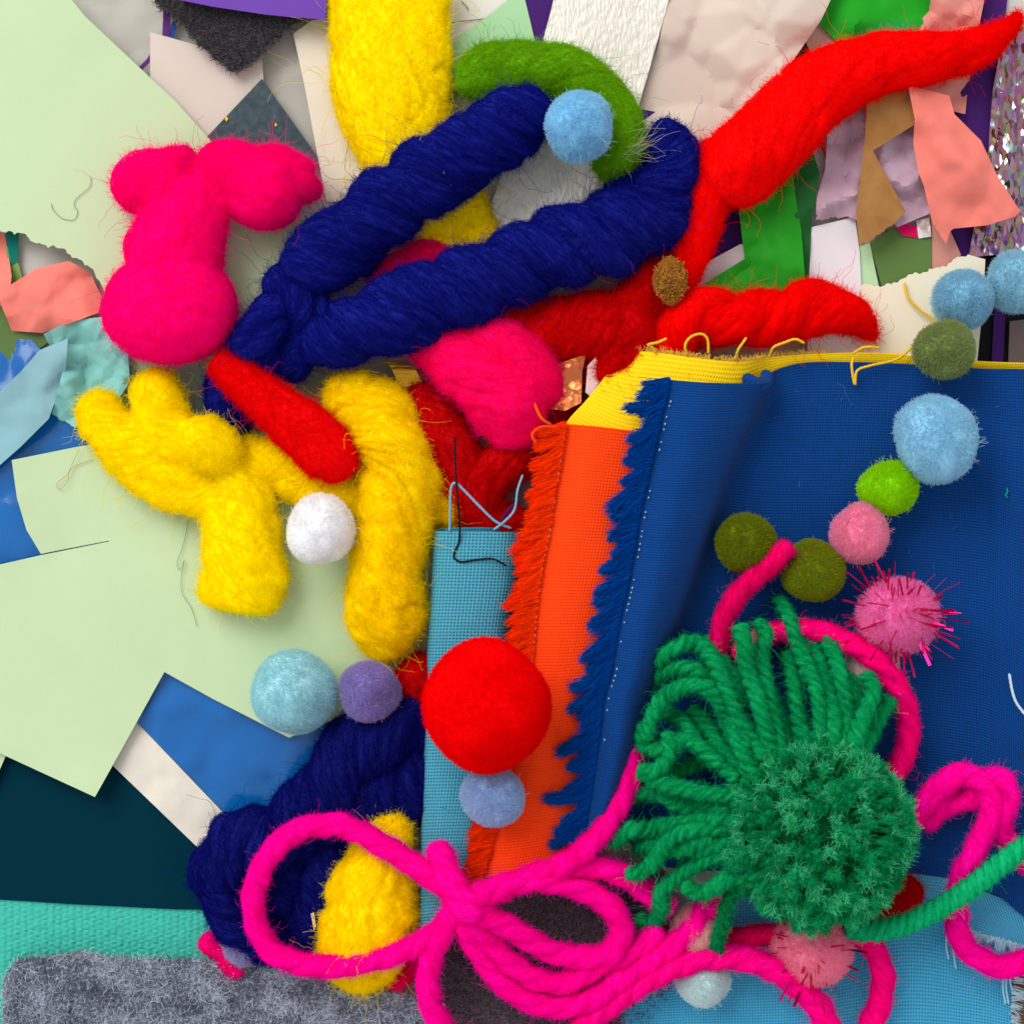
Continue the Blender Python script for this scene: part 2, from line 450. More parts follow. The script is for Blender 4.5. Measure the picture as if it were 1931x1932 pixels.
def sheet_geo(poly, z, res=14., thick=2., warp=0., wscale=250, crum=0., cscale=80, seed=1, torn=(), jag=5., zf=None, idw=2.):
    pts = [tuple(p) for p in poly]
    zs = np.array([p[2] if len(p) > 2 else z for p in pts], float); K = np.array([p[:2] for p in pts], float)
    n = len(K); rng = np.random.default_rng(seed)
    B = []
    for i in range(n):
        a, b = K[i], K[(i+1) % n]; st = res if i not in torn else 4.
        m = max(1, int(np.linalg.norm(b-a)/st))
        nn = np.array([-(b-a)[1], (b-a)[0]])/max(np.linalg.norm(b-a), 1e-6)
        for q in range(m):
            p = a+(b-a)*q/m
            if i in torn and q: p = p+nn*jag*(noise(np.array([p[0], p[1], 0.]), 22, seed)+.5*noise(np.array([p[0], p[1], 0.]), 7, seed+1)+.4*rng.normal())
            B.append(p)
    B = np.array(B)
    lo, hi = B.min(0), B.max(0)
    gx, gy = np.meshgrid(np.arange(lo[0]+res/2, hi[0], res), np.arange(lo[1]+res/2, hi[1], res))
    G = np.c_[gx.ravel(), gy.ravel()]; G = G+rng.uniform(-.3, .3, G.shape)*res
    G = G[inside(G, B)]
    if len(G):
        A = np.roll(B, -1, 0)
        dm = np.full(len(G), 1e9)
        for a, b in zip(B, A):
            ab = b-a; t = np.clip(((G-a)@ab)/max(ab@ab, 1e-9), 0, 1)
            dm = np.minimum(dm, np.linalg.norm(G-(a+t[:, None]*ab), axis=1))
        G = G[dm > res*.4]
    P = np.vstack([B, G]); nb = len(B)
    r = delaunay_2d_cdt([Vector(p) for p in P], [(i, (i+1) % nb) for i in range(nb)], [], 1, 1e-5)
    P = np.array([v[:] for v in r[0]]); T = [list(f) for f in r[2]]
    cen = np.array([P[f].mean(0) for f in T]); ok = inside(cen, B); T = [f for f, k_ in zip(T, ok) if k_]
    d = np.linalg.norm(P[:, None]-K[None], axis=2)+8; wgt = d**-idw
    Z = (wgt*zs).sum(1)/wgt.sum(1)
    p3 = np.c_[P, np.zeros(len(P))]
    if warp: Z = Z+warp*noise(p3, wscale, seed)
    if crum: Z = Z+crumple(P, crum, cscale, seed)
    if zf: Z = Z+zf(P)
    Z = np.maximum(Z, thick+.6)
    # consistent winding (up)
    T2 = []
    for f in T:
        a, b, c = P[f[0]], P[f[1]], P[f[2]]
        cr = (b[0]-a[0])*(c[1]-a[1])-(b[1]-a[1])*(c[0]-a[0])
        T2.append(f if cr < 0 else f[::-1])
    top = at(np.c_[P, Z]); bot = at(np.c_[P, Z-thick]); N = len(P)
    F = list(T2)+[[i+N for i in f[::-1]] for f in T2]
    ec = {}
    for f in T2:
        for i in range(3):
            e = (f[i], f[(i+1) % 3]); ec[e] = 1
    for (a, b) in list(ec):
        if (b, a) not in ec: F.append([b, a, a+N, b+N])
    uv = np.vstack([P, P])/100
    return np.vstack([top, bot]), F, uv, (P, Z, T2)
def sheet(name, label, cat, poly, z, m, group=None, parent=None, sharp=30, **kw):
    V, F, uv, info = sheet_geo(poly, z, **kw)
    o = mesh_obj(name, V, F, m, parent, uv, sharp=sharp)
    if parent is None: tag(o, label, cat, group)
    o_info[o.name] = info
    return o
o_info = {}
def fuzz(o, n, rgb, length=9, rng_seed=5, lo=.35, hi=1.5, r0=.8, stand=.5, edge=0):
    P, Z, T = o_info[o.name]
    rng = np.random.default_rng(rng_seed)
    T = np.array(T); A = P[T]
    ar = np.abs((A[:, 1, 0]-A[:, 0, 0])*(A[:, 2, 1]-A[:, 0, 1])-(A[:, 1, 1]-A[:, 0, 1])*(A[:, 2, 0]-A[:, 0, 0]))
    f = rng.choice(len(T), n, p=ar/ar.sum())
    b = rng.dirichlet((1, 1, 1), n)
    V3 = np.c_[P, Z]
    p = at((V3[T[f]]*b[..., None]).sum(1))
    if edge:
        nz = .7*noise(p*[1, 1, 0], 34, 4)+.8*noise(p*[1, 1, 0], 10, 5)+.6*rng.normal(size=n)
        p = p[nz*edge > 0]; n = len(p)
    d = unit(np.c_[rng.normal(0, 1, (n, 2)), rng.random(n)*stand])
    return hair_obj('nap', walk(p, d, length*(.4+rng.random(n)), 5, rng, .45), fibre(rgb, lo, hi, .25), o, r0, .4)

def ruled(stations, nt=90, nw=60):
    """surface through a row of polylines (each runs top to bottom); returns grid (nt,nw,3) in layout coords"""
    R = [resample(catmull(s), n=nt)[0] for s in stations]
    R = np.stack(R, 1)
    g = []
    for r_ in R:
        c, _ = resample(catmull(r_, 16), n=nw); g.append(c)
    return np.stack(g)
def grid_obj(name, label, cat, G, m, thick=4., group=None, parent=None):
    a, b = G.shape[:2]
    W = at(G)
    du = np.linalg.norm(np.diff(W, axis=1), axis=2).mean(0); dv = np.linalg.norm(np.diff(W, axis=0), axis=2).mean(1)
    uu, vv = np.meshgrid(np.r_[0, np.cumsum(du)], np.r_[0, np.cumsum(dv)])
    gt = np.gradient(W, axis=0); gw = np.gradient(W, axis=1)
    nrm = unit(np.cross(gt, gw)); nrm[nrm[..., 2] < 0] *= -1
    V = np.vstack([W.reshape(-1, 3), (W-nrm*thick).reshape(-1, 3)]); N = a*b
    ix = np.arange(N).reshape(a, b)
    Q = np.stack([ix[:-1, :-1], ix[1:, :-1], ix[1:, 1:], ix[:-1, 1:]], -1).reshape(-1, 4)
    F = Q.tolist()+(Q[:, ::-1]+N).tolist()
    ring = np.r_[ix[0, :-1], ix[:-1, -1], ix[-1, :0:-1], ix[:0:-1, 0]]
    for i in range(len(ring)):
        p, q = int(ring[i]), int(ring[(i+1) % len(ring)]); F.append([p, q, q+N, p+N])
    uv = np.stack([uu, vv], -1).reshape(-1, 2)/100; uv = np.vstack([uv, uv])
    o = mesh_obj(name, V, F, m, parent, uv, sharp=60)
    if parent is None: tag(o, label, cat, group)
    return o
def fringe(parent, line, rgb, direction, n=5000, length=60, seed=1, tooth=34, name='frayed_edge', r0=1.0, zup=4, droop=-.15, jagged=.45, spread=.12):
    rng = np.random.default_rng(seed)
    D, L = resample(catmull(line), n=400)
    s = rng.random(n); i = (s*399).astype(int)
    p = D[i]+np.c_[rng.normal(0, 2, (n, 2)), rng.random(n)*zup]
    # clumps: fibres of one tooth lean towards its tip
    cen = [0.]
    while cen[-1] < L: cen.append(cen[-1]+tooth*(.45+.9*rng.random()))
    cen = np.array(cen); dx, dy = direction; dn = math.hypot(dx, dy); dx, dy = dx/dn, dy/dn
    tl = length*(1+jagged*rng.normal(0, .5, len(cen))).clip(.55, 1.5); ta = rng.normal(0, .16, len(cen))
    k_ = np.abs(s[:, None]*L-cen[None]).argmin(1)
    ca, sa = np.cos(ta[k_]), np.sin(ta[k_])
    dirv = np.c_[dx*ca-dy*sa, dx*sa+dy*ca]
    ic = np.clip(cen[k_]/L*399, 0, 399).astype(int)
    rel = np.abs(s*L-cen[k_])/tooth
    Ln = tl[k_]*(1-.75*jagged*rel/.6)*(.72+.3*rng.random(n))
    tip = .42*(D[ic][:, :2])+.58*p[:, :2]+dirv*Ln[:, None]+rng.normal(0, spread*22, (n, 2))
    d = np.c_[tip-p[:, :2], Ln*(droop+rng.normal(0, .07, n))]
    Ln = np.linalg.norm(d, axis=1); d = unit(d)
    k = 6; pts = [p]; q = p
    for _ in range(k-1):
        q = q+d*(Ln/(k-1))[:, None]; pts.append(q); d = unit(d+rng.normal(0, .06, d.shape)+np.array([0, .03, -.01]))
    return hair_obj(name, at(np.stack(pts, 1)), fibre(rgb, .75, 1.25, .3), parent, r0*.62, .35)
def stitch(parent, line, m, name='stitching', dash=7., gap=6., r=1.7, skip=()):
    D, L = resample(catmull(line), step=1.)
    parts = []; s = 0; k = 0
    rng = np.random.default_rng(3)
    while s+dash < len(D):
        seg = D[int(s):int(s+dash)]
        dash_ = dash*(.5+rng.random()); seg = D[int(s):int(s+dash_)]
        if len(seg) > 3 and rng.random() > .12 and not any(a < s/len(D) < b for a, b in skip):
            t = Tube([(*(seg[0]+[0, 0, .6]), r), (*(seg[len(seg)//2]+[0, 0, 1.6]), r), (*(seg[-1]+[0, 0, .6]), r)], bump=0, step=2.)
            parts.append(t.mesh(6))
        s += dash+gap*(.6+.8*rng.random()); k += 1
    V, F, uv = merge(parts)
    o = mesh_obj(name, V, F, m, parent, uv); o['kind'] = 'stuff'
    return o
def thread(name, pts, r, m, parent=None, lobes=2, twist=6., nt=10, label=None, cat=None, step=2.5, group=None):
    t = Tube([(*p, r) for p in pts], lobes=lobes, depth=.35, twist=twist, bump=.05, bscale=20, step=step)
    V, F, uv = t.mesh(nt)
    o = mesh_obj(name, V, F, m, parent, uv)
    if parent is None: tag(o, label, cat, group)
    return o, t
# ================================================================ the setting
V = np.array([(x, y, z) for z in (0, -60) for x, y in ((-2600, -2600), (2600, -2600), (2600, 2600), (-2600, 2600))], float)
tb = mesh_obj('table_top', V, [[0, 1, 2, 3], [7, 6, 5, 4], [0, 4, 5, 1], [1, 5, 6, 2], [2, 6, 7, 3], [3, 7, 4, 0]],
              paper((205, 201, 192), .5, grain=.06), smooth=False)
tb['kind'] = 'structure'

# ================================================================ paper, card, tissue and plastic lying underneath
G_P = 'paper scraps'
G_T = 'tissue paper scraps'
green = paper((194, 215, 172), .85, grain=.06, bump=.3)
purple = paper((70, 30, 108), .7, grain=.1)
def zig(*p): return list(p)
# --- blue packet at the left, with its white band
pk = empty('plastic_packet', at((240., 1150., 2.)))
tag(pk, 'crinkled shiny blue plastic packet with a white band under the green paper', 'packet')
bluep = paper((12, 98, 172), .16, grain=.18, bump=.1, coat=.25, spec=.35)
sheet('blue_panel', None, None, [(-60, 640), (60, 640), (160, 760), (340, 1000), (560, 1250), (640, 1420), (600, 1560), (448, 1560), (262, 1366), (100, 1200), (-60, 1060)], 16, bluep,
      parent=pk, crum=2.6, cscale=60, seed=4, res=12, warp=3, wscale=120)
sheet('white_band', None, None, [(262, 1367), (447, 1561), (500, 1620), (440, 1640), (385, 1611), (215, 1447), (120, 1330), (200, 1300)], 15, paper((226, 218, 204), .35, coat=.3, grain=.05),
      parent=pk, crum=1.8, cscale=50, seed=5, res=11)
sheet('dark_card', 'dark teal card beneath the green paper corner at lower left', 'card',
      [(-60, 1360, 4), (215, 1380, 4), (390, 1606, 4), (540, 1560, 4), (560, 1700, 9), (470, 1718, 10), (330, 1716, 10), (130, 1706, 10), (-60, 1694, 10)], 8, paper((0, 46, 60), .9, grain=.08, spec=.05), warp=1.2, seed=6, res=25)
emb = paper((66, 186, 168), .8, grain=.1)
sheet('embossed_napkin', 'mint green embossed paper napkin between dark card and grey felt', 'napkin',
      [(-60, 1680), (560, 1680), (600, 1900), (-60, 1960)], 3.2, emb, thick=1.6, res=3.2,
      zf=lambda P: 2.6*np.abs(np.sin(P[:, 0]*math.pi/13+np.sin(P[:, 1]*.3)*.3)*np.sin((P[:, 1]+np.floor(P[:, 0]/13)*4.5)*math.pi/9))+.9*noise(np.c_[P, 0*P[:, 0]], 9, 3), seed=7)
# --- film and bits at the top left
sheet('tape_strip', 'narrow bent purple tape strip seen through clear film', 'tape', [(308, 18), (322, 24), (321, 66), (282, 118), (264, 136), (258, 130), (276, 112), (306, 68)], 20, paper((92, 28, 110), .4), thick=1.2, res=10)
sheet('tape_strip', 'short blue tape scrap beside the dark grey felt tip', 'tape', [(328, 36), (333, 50), (328, 72), (319, 70), (322, 46)], 20, paper((22, 60, 130), .4), thick=1.2, res=8)
sheet('plastic_film', 'clear crinkled plastic film between green paper and cream paper', 'plastic film',
      [(90, -60), (700, -60), (660, 260), (610, 360), (440, 380), (200, 150)], 12, film((205, 203, 196), .10), thick=.8, crum=1.5, cscale=55, res=8, seed=9)
sheet('paper_scrap', 'pinkish white translucent paper scrap under the slate card corner', 'paper',
      [(283, 60, 22), (365, 83, 22), (494, 107, 22), (497, 150, 22), (400, 300, 20), (365, 262, 20), (283, 150, 22)], 22, paper((232, 218, 206), .7, .2, grain=.04), G_P, thick=1, crum=.8, cscale=90, seed=10)
sheet('slate_card', 'dark slate card corner with gold flecks above the pink wool', 'card',
      [(494, 148), (389, 259), (440, 330), (560, 360), (598, 294)], 28, dyed((56, 72, 80), (72, 88, 94), 700, .35, .65, 0), thick=3, res=20)
for i, (x, y, w_) in enumerate([(427, 224, 5), (520, 235, 4), (472, 170, 2.5)]):
    sheet('gold_fleck', ['gold fleck at the edge of the slate card', 'gold fleck in the middle of the slate card', 'tiny gold fleck near the slate card tip'][i], 'fleck',
          [(x, y-w_), (x+w_*.7, y), (x, y+w_), (x-w_*.6, y)], 30.5, metal((225, 175, 40), .3), 'gold flecks', thick=1, res=6)
sheet('cream_paper', 'cream paper with a folded corner left of the yellow wool', 'paper',
      [(553, 63, 26), (588, 38, 24), (660, 25, 22), (760, 200, 20), (700, 380, 20), (616, 380, 20), (600, 300, 22), (574, 160, 26)], 22, paper((236, 226, 206), .7, .1, grain=.04), G_P, thick=1.2, warp=3, wscale=70, seed=12, res=10)
# --- dark felt under the purple card
fdk = sheet('felt_corner', 'fuzzy dark grey felt corner below the purple card', 'felt',
      [(280, -60), (292, 0), (357, 57), (378, 87), (441, 134), (495, 100), (550, 48), (600, 20), (620, -60)], 42, paper((62, 60, 64), 1., grain=.4, scale=1200), thick=16, warp=3, wscale=40, seed=13, torn=(1, 2, 3, 4, 5), jag=3, res=9)
fuzz(fdk, 15000, (72, 68, 72), 11, 14, .4, 1.5, .75)
sheet('purple_card', 'bright purple card with curved lower edge at the top', 'card',
      [(320, -70, 60), (341, 0, 62), (400, 12, 66), (500, 27, 68), (560, 33, 68), (614, 36, 66), (614, -70, 60)], 62, paper((108, 66, 166), .65, grain=.06), thick=4, res=16)
# --- top centre
sheet('white_paper', 'pale paper with thin ruled lines right of the yellow wool', 'paper', [(700, -60), (1010, -60), (1010, 110), (820, 150)], 6, paper((226, 222, 212), .6, grain=.03), G_P, warp=2, seed=14)
wl = paper((120, 118, 125), .6)
wp = bpy.data.objects['white_paper']
for pts in ([(850, 42), (905, 36), (930, 32)], [(868, 0), (880, 12), (884, 22)]):
    t = Tube([(x, y, 9.2, .9) for x, y in pts], bump=0, step=4); Vv, Ff, uu = t.mesh(6)
    mesh_obj('ruled_line', Vv, Ff, wl, wp, uu)
sheet('purple_paper', 'dark purple paper between mint scrap and silver ribbon', 'paper', [(960, -60), (1070, -60), (1040, 120), (970, 120)], 10, purple, G_P, warp=2, seed=15)
sheet('mint_paper', 'pale mint green paper triangle above the green wool', 'paper', [(856, 76), (930, 22), (985, -22), (1010, 82), (1010, 170), (852, 170)], 14, paper((170, 213, 165), .8, grain=.04), G_P, warp=1, seed=16, thick=2)
sv = sheet('silver_ribbon', 'wide silver white shimmering ribbon running under the green wool', 'ribbon', [(1054, -40), (1272, -40), (1240, 75), (1203, 204), (1110, 520), (880, 520), (1000, 170)], 20,
      metal((226, 220, 208), .42, 0, 1500, .3, (1.8, .5, 1), .5), thick=2.5, warp=3, wscale=120, seed=17, zf=lambda P: .8*noise(np.c_[P[:, 0]*2.5, P[:, 1], 0*P[:, 0]], 8, 2), res=5)
# --- top right heap
sheet('purple_paper', 'dark purple paper showing under the red wool and pink tissue', 'paper', [(1180, 200), (1340, 230), (1420, 420), (1440, 520), (1280, 560), (1150, 400)], 4, purple, G_P, warp=1.5, seed=18)
sheet('purple_paper', 'tall dark purple paper strip beside the glitter ribbon', 'paper', [(1775, -60), (1905, -60), (1880, 200), (1865, 330), (1835, 500), (1780, 520), (1800, 240), (1790, 120)], 10, purple, G_P, warp=3, seed=19, wscale=120)
sheet('black_card', 'black card corner under the sky blue pompoms at right edge', 'card', [(1800, 440), (1990, 400), (1990, 740), (1820, 740)], 4, paper((20, 18, 28), .6), thick=2)
sheet('purple_strip', 'thin purple paper strip on the black card', 'paper', [(1876, 560), (1897, 566), (1890, 720), (1868, 720)], 9, purple, G_P, thick=1.5, res=8)
sheet('brown_card', 'taupe card corner at the right edge above the blue fabric', 'card', [(1904, 606), (1990, 596), (1990, 720), (1900, 720)], 12, paper((120, 104, 100), .7), thick=3)
sheet('white_card', 'white card edge behind kraft card and lilac tissue', 'card', [(1515, 190), (1660, 150), (1670, 480), (1530, 500)], 5, paper((226, 220, 210), .7, grain=.03), G_P)
pt = sheet('tissue_sheet', 'large crumpled pale pink tissue sheet at the top right', 'tissue paper',
      [(1272, -60, 30), (1590, -60, 40), (1566, 0, 42), (1548, 38, 45), (1516, 84, 40), (1470, 150, 30), (1420, 220, 26), (1330, 300, 24), (1285, 285, 26), (1215, 240, 24), (1205, 210, 24), (1240, 90, 28)], 40,
      paper((231, 213, 199), .75, .25, grain=.04), G_T, thick=1., crum=15, cscale=120, seed=22, res=7, warp=10, wscale=150)
sheet('brown_paper', 'small brown paper corner between pink tissue and red wool', 'paper', [(1470, 130), (1517, 70), (1535, 95), (1530, 150), (1490, 160)], 14, paper((96, 62, 44), .8), G_P)
sheet('tissue_scrap', 'small beige tissue corner beside the green dyed tissue', 'tissue paper', [(1517, 72), (1548, 42), (1585, 58), (1600, 110), (1540, 130)], 22, paper((222, 202, 186), .75, .2), G_T, thick=1, crum=1.5, cscale=40, seed=24)
sheet('dyed_tissue', 'green and teal dyed tissue at the top behind the red wool', 'tissue paper', [(1562, -60), (1790, -60), (1760, 40), (1720, 100), (1600, 100), (1545, 45), (1560, 0)], 28, dyed((34, 168, 36), (20, 140, 120), 38, .5, .64), G_T, thick=1, crum=6, cscale=60, seed=25)
# lilac tissue, kraft card, green tissue
sheet('lilac_tissue', 'crumpled lilac tissue behind the kraft card', 'tissue paper', [(1560, 180), (1650, 150), (1740, 170), (1765, 260), (1760, 400), (1700, 425), (1640, 420), (1600, 408), (1538, 415), (1540, 370), (1556, 320), (1560, 250)], 36,
      paper((206, 172, 190), .7, .2, grain=.08), G_T, thick=1, crum=8, cscale=45, seed=26, res=7, torn=(5, 6, 7, 8), jag=3)
kr = sheet('kraft_card', 'brown kraft card cut with a notch over lilac tissue', 'card', [(1640, 120), (1700, 110), (1748, 220), (1646, 284), (1708, 399), (1681, 427), (1621, 466), (1614, 400), (1631, 260)], 68,
      dyed((168, 122, 68), (150, 104, 56), 260, .3, .7, 0), thick=4, warp=2, seed=27, wscale=90, torn=(5,), jag=3)
gt = empty('green_tissue', at((1455., 420., 20.)))
tag(gt, 'bright green folded tissue strip under the long red wool', 'tissue paper', G_T)
sheet('front_panel', None, None, [(1440, 300), (1487, 250), (1497, 351), (1511, 434), (1521, 560), (1367, 565), (1330, 534), (1404, 488), (1394, 401), (1400, 330)], 50, paper((36, 150, 30), .6, .12, grain=.22, scale=300), parent=gt, thick=1, crum=8, cscale=75, seed=28, res=8)
sheet('folded_panel', None, None, [(1480, 250), (1517, 235), (1546, 327), (1531, 411), (1524, 560), (1505, 560), (1495, 430), (1484, 340)], 44, paper((30, 98, 44), .6, .1, grain=.15), parent=gt, thick=1, crum=5, cscale=60, seed=29, res=9)
th_red = paper((200, 30, 22), .6)
thread('red_cord', [(1500, 225, 34), (1521, 240, 33), (1547, 267, 30), (1561, 300, 26), (1559, 330, 22)], 4.5, th_red, label='thin red cord curving out under the red wool', cat='cord', lobes=0)
sheet('white_card', 'white card corner left of the green tissue foot', 'card', [(1300, 512), (1397, 460), (1440, 480), (1420, 560), (1300, 570)], 20, paper((236, 224, 226), .7, grain=.03), G_P)
sheet('white_card', 'upright white card between green tissue and kraft card tip', 'card', [(1527, 429), (1612, 409), (1621, 474), (1632, 690), (1522, 690)], 33, paper((232, 224, 228), .7, grain=.03), G_P, warp=1)
sheet('mint_paper', 'narrow mint paper strip beside the olive green paper', 'paper', [(1618, 466), (1640, 458), (1658, 545), (1624, 560)], 28, paper((186, 220, 172), .8), G_P)
sheet('olive_paper', 'olive green paper scrap below the kraft card tip', 'paper', [(1640, 458), (1681, 432), (1756, 448), (1757, 520), (1700, 560), (1664, 545)], 25, paper((96, 126, 66), .8, grain=.1), G_P)
sheet('magenta_paper', 'small magenta paper chip above the olive paper', 'paper', [(1688, 420), (1728, 426), (1732, 448), (1700, 444)], 29, paper((236, 8, 100), .7), G_P, thick=1.5, res=7)
sheet('foil_scrap', 'tiny white foil scrap beside the magenta chip', 'foil', [(1728, 416), (1752, 410), (1756, 446), (1732, 450)], 28, metal((235, 232, 226), .3, .4, 600, .5), thick=1.5, res=6, crum=1, cscale=15)
sheet('coral_strip', 'pale coral tissue strip rising from the torn cream paper', 'tissue paper', [(1757, 400), (1790, 430), (1812, 480), (1800, 530), (1757, 530)], 22, paper((226, 160, 146), .7, .2), G_T, thick=1, warp=1)
sheet('torn_paper', 'cream paper with torn upper edge above the blue fabric', 'paper', [(1624, 538, 36), (1664, 540, 36), (1701, 526, 36), (1761, 506, 36), (1825, 480, 38), (1858, 489, 40), (1856, 530, 38), (1850, 610, 36), (1838, 730, 34), (1620, 730, 34)], 36,
      paper((236, 225, 200), .8, grain=.04), G_P, torn=(0, 1, 2, 3), jag=3.5, warp=3, seed=33, thick=2, res=10)
coral = paper((247, 136, 122), .65, .15, grain=.07)
cr = empty('coral_tissue', at((1790., 230., 30.)))
tag(cr, 'twisted coral pink tissue ribbon beside the glitter ribbon', 'tissue paper', G_T)
sheet('upper_ribbon', None, None, [(1764, -60), (1868, -60), (1850, 30), (1838, 100), (1826, 160), (1820, 215), (1778, 205), (1735, 170), (1712, 140), (1716, 60), (1752, 20)], 36, paper((238, 158, 146), .6, .2, grain=.07), parent=cr, thick=1, crum=6, cscale=45, seed=35, res=7)
def fold(P):
    d = (P[:, 0]-1745)*.80-(P[:, 1]-215)*.60
    return -np.minimum(np.abs((d-8)*.28), 24)-np.abs(((d+40)) % 70-35)*.12
sheet('lower_ribbon', None, None, [(1712, 160), (1790, 180), (1800, 215), (1850, 265), (1880, 330), (1924, 398), (1915, 408), (1860, 425), (1798, 431), (1792, 436), (1784, 460), (1758, 420), (1742, 350), (1732, 325), (1722, 270), (1725, 225)], 92, coral, parent=cr, thick=1, crum=4.5, cscale=70, seed=36, zf=fold, res=7)
gl = sheet('glitter_ribbon', 'mauve holographic glitter ribbon at the top right edge', 'ribbon', [(1895, 50), (1990, 20), (1990, 466), (1880, 480), (1826, 486), (1838, 420), (1862, 300), (1872, 170)], 24,
      metal((150, 100, 118), .24, .95, 620, .95, (2.6, 1, 1), tint=.3), thick=2, crum=2.2, cscale=26, seed=37, res=6, sharp=20)
# --- left edge scraps
sheet('teal_scrap', 'small teal tissue scrap at the left edge under torn green paper', 'tissue paper', [(8, 425), (36, 430), (34, 492), (20, 500)], 14, paper((10, 120, 108), .7, .1), G_T, thick=1, res=8)
sheet('green_scrap', 'thin green paper sliver beside the coral tissue at left', 'paper', [(10, 462), (30, 480), (44, 530), (20, 540)], 12, paper((126, 160, 84), .8), G_P, thick=1.5, res=9)
sheet('olive_paper', 'dark olive paper at the left edge below coral tissue', 'paper', [(-60, 560), (80, 600), (110, 632), (60, 668), (28, 690), (-60, 600)], 15, paper((92, 116, 66), .8, grain=.12), G_P)
sheet('grey_paper', 'grey green paper behind the yellow wool knot', 'paper', [(180, 600), (460, 640), (640, 720), (660, 860), (420, 850), (230, 760)], 16, paper((150, 176, 160), .8), G_P, warp=2)
def cz(P): return -np.abs((P[:, 0]-95)*.9+(P[:, 1]-545)*.45)*.13-np.abs((P[:, 1]-545)-(P[:, 0]-95)*.25)*.10
sheet('coral_tissue', 'creased coral pink tissue scrap at the left edge', 'tissue paper', [(-60, 470), (8, 436), (16, 480), (22, 520), (20, 537), (70, 506), (130, 492), (170, 514), (192, 560), (186, 590), (120, 614), (80, 628), (22, 624), (0, 570), (-60, 540)], 40, coral, G_T, thick=1, crum=7, cscale=70, seed=41, res=6, zf=cz)
aq = empty('aqua_tissue', at((120., 720., 18.)))
tag(aq, 'crumpled translucent aqua tissue left of the yellow wool', 'tissue paper', G_T)
sheet('crumpled_end', None, None, [(82, 630), (130, 605), (205, 596), (240, 640), (245, 720), (200, 790), (140, 808), (98, 780), (118, 700)], 34, paper((150, 218, 212), .6, .3, grain=.08), parent=aq, thick=1, crum=8, cscale=45, seed=42, res=5, torn=(5, 6), jag=3)
sheet('smooth_strip', None, None, [(-60, 800), (0, 738), (40, 700), (75, 660), (128, 638), (124, 700), (92, 790), (40, 842), (-60, 930)], 40, paper((158, 205, 214), .6, .3, grain=.1), parent=aq, thick=1, warp=5, wscale=60, crum=5, cscale=80, seed=43, res=8)
# --- the big green papers
sheet('green_paper', 'large pale green paper filling the upper left with torn lower edge', 'paper',
      [(-90, -90, 40), (104, -40, 52), (160, 30, 48), (230, 96, 44), (330, 190, 40), (420, 290, 36), (560, 400, 30), (640, 560, 26), (420, 690, 26), (210, 580, 40), (188, 530, 44), (165, 500, 46), (125, 472, 46), (75, 458, 46), (40, 440, 46), (-90, 418, 46)], 40, green, G_P, torn=(10, 11, 12, 13, 14), jag=4, seed=45, res=16, warp=3, wscale=300)
sheet('green_paper', 'pale green paper with a slit and a square lower corner, at the left edge', 'paper',
      [(22, 868, 44), (150, 842, 36), (420, 800, 30), (900, 900, 26), (900, 1260, 26), (700, 1330, 26), (545, 1392, 30), (400, 1318, 30), (310, 1268, 30), (245, 1386, 35), (179, 1504, 42), (12, 1427, 38), (-90, 1380, 34),
       (-90, 1087, 37), (0, 1065, 38), (77, 1047.5, 38), (206, 1021.5, 32), (206, 1020, 31), (120, 1036.5, 28), (77, 1045, 26), (50, 1000, 36), (32, 940, 42)], 32, green, G_P, seed=46, res=15, warp=2.5, wscale=220)
sheet('green_paper', 'small green paper corner at the left edge above dark card', 'paper', [(-90, 1360), (6, 1390), (24, 1396), (0, 1451), (-90, 1640)], 22, green, G_P, seed=48, res=16)
# ================================================================ wool
PINK, RED, NAVY, YEL = (255, 0, 126), (252, 6, 6), (21, 28, 124), (255, 230, 0)
GW = 'pieces of felting wool'
def T(pts, **kw):
    kw.setdefault('crease', .11)
    if not kw.get('lobes'): kw['twist'] = .03
    return Tube(pts, **kw)
wool_thing('wool_roving', 'flat yellow wool band at the top edge', 'wool', [T([(735, -80, 55, 112), (736, 60, 55, 112), (738, 180, 52, 108), (775, 300, 45, 88), (850, 410, 40, 78), (920, 470, 34, 40)], flat=.28, bump=.05, bscale=90, seed=3, streak=2.5, cap=.4)], YEL, GW, 9000, 500, 72, 110, 3, flen=80)
wool_thing('wool_roving', 'looped hot pink wool lump on the upper green paper', 'wool', [
    T([(200, 560, 92, 96), (260, 574, 98, 102), (330, 576, 100, 104), (390, 572, 98, 102), (446, 560, 92, 94)], flat=.8, bump=.05, bscale=90, seed=4, streak=1.5, crease=.05),
    T([(385, 330, 105, 55), (362, 385, 105, 74), (338, 440, 100, 80), (325, 500, 96, 92), (320, 560, 95, 80)], flat=.8, bump=.08, bscale=70, seed=5, streak=1.5, crease=.06),
    T([(236, 395, 85, 50), (268, 356, 92, 62), (325, 342, 100, 66), (390, 352, 100, 56)], flat=.85, bump=.09, bscale=70, seed=6, streak=1.5, crease=.06),
    T([(372, 330, 108, 40), (430, 318, 110, 52), (480, 352, 106, 70), (530, 368, 98, 70), (572, 376, 90, 58)], flat=.8, bump=.09, bscale=70, seed=8, streak=1.5, crease=.06),
    T([(470, 300, 100, 30), (530, 320, 96, 44), (580, 350, 86, 36), (604, 345, 80, 12)], flat=.8, bump=.1, bscale=50, seed=9, streak=1.5),
    T([(300, 315, 100, 30), (330, 320, 110, 42), (375, 330, 110, 45)], flat=.9, bump=.1, seed=6)], PINK, GW, 16000, 600, 72, 70, 4, soft=60)
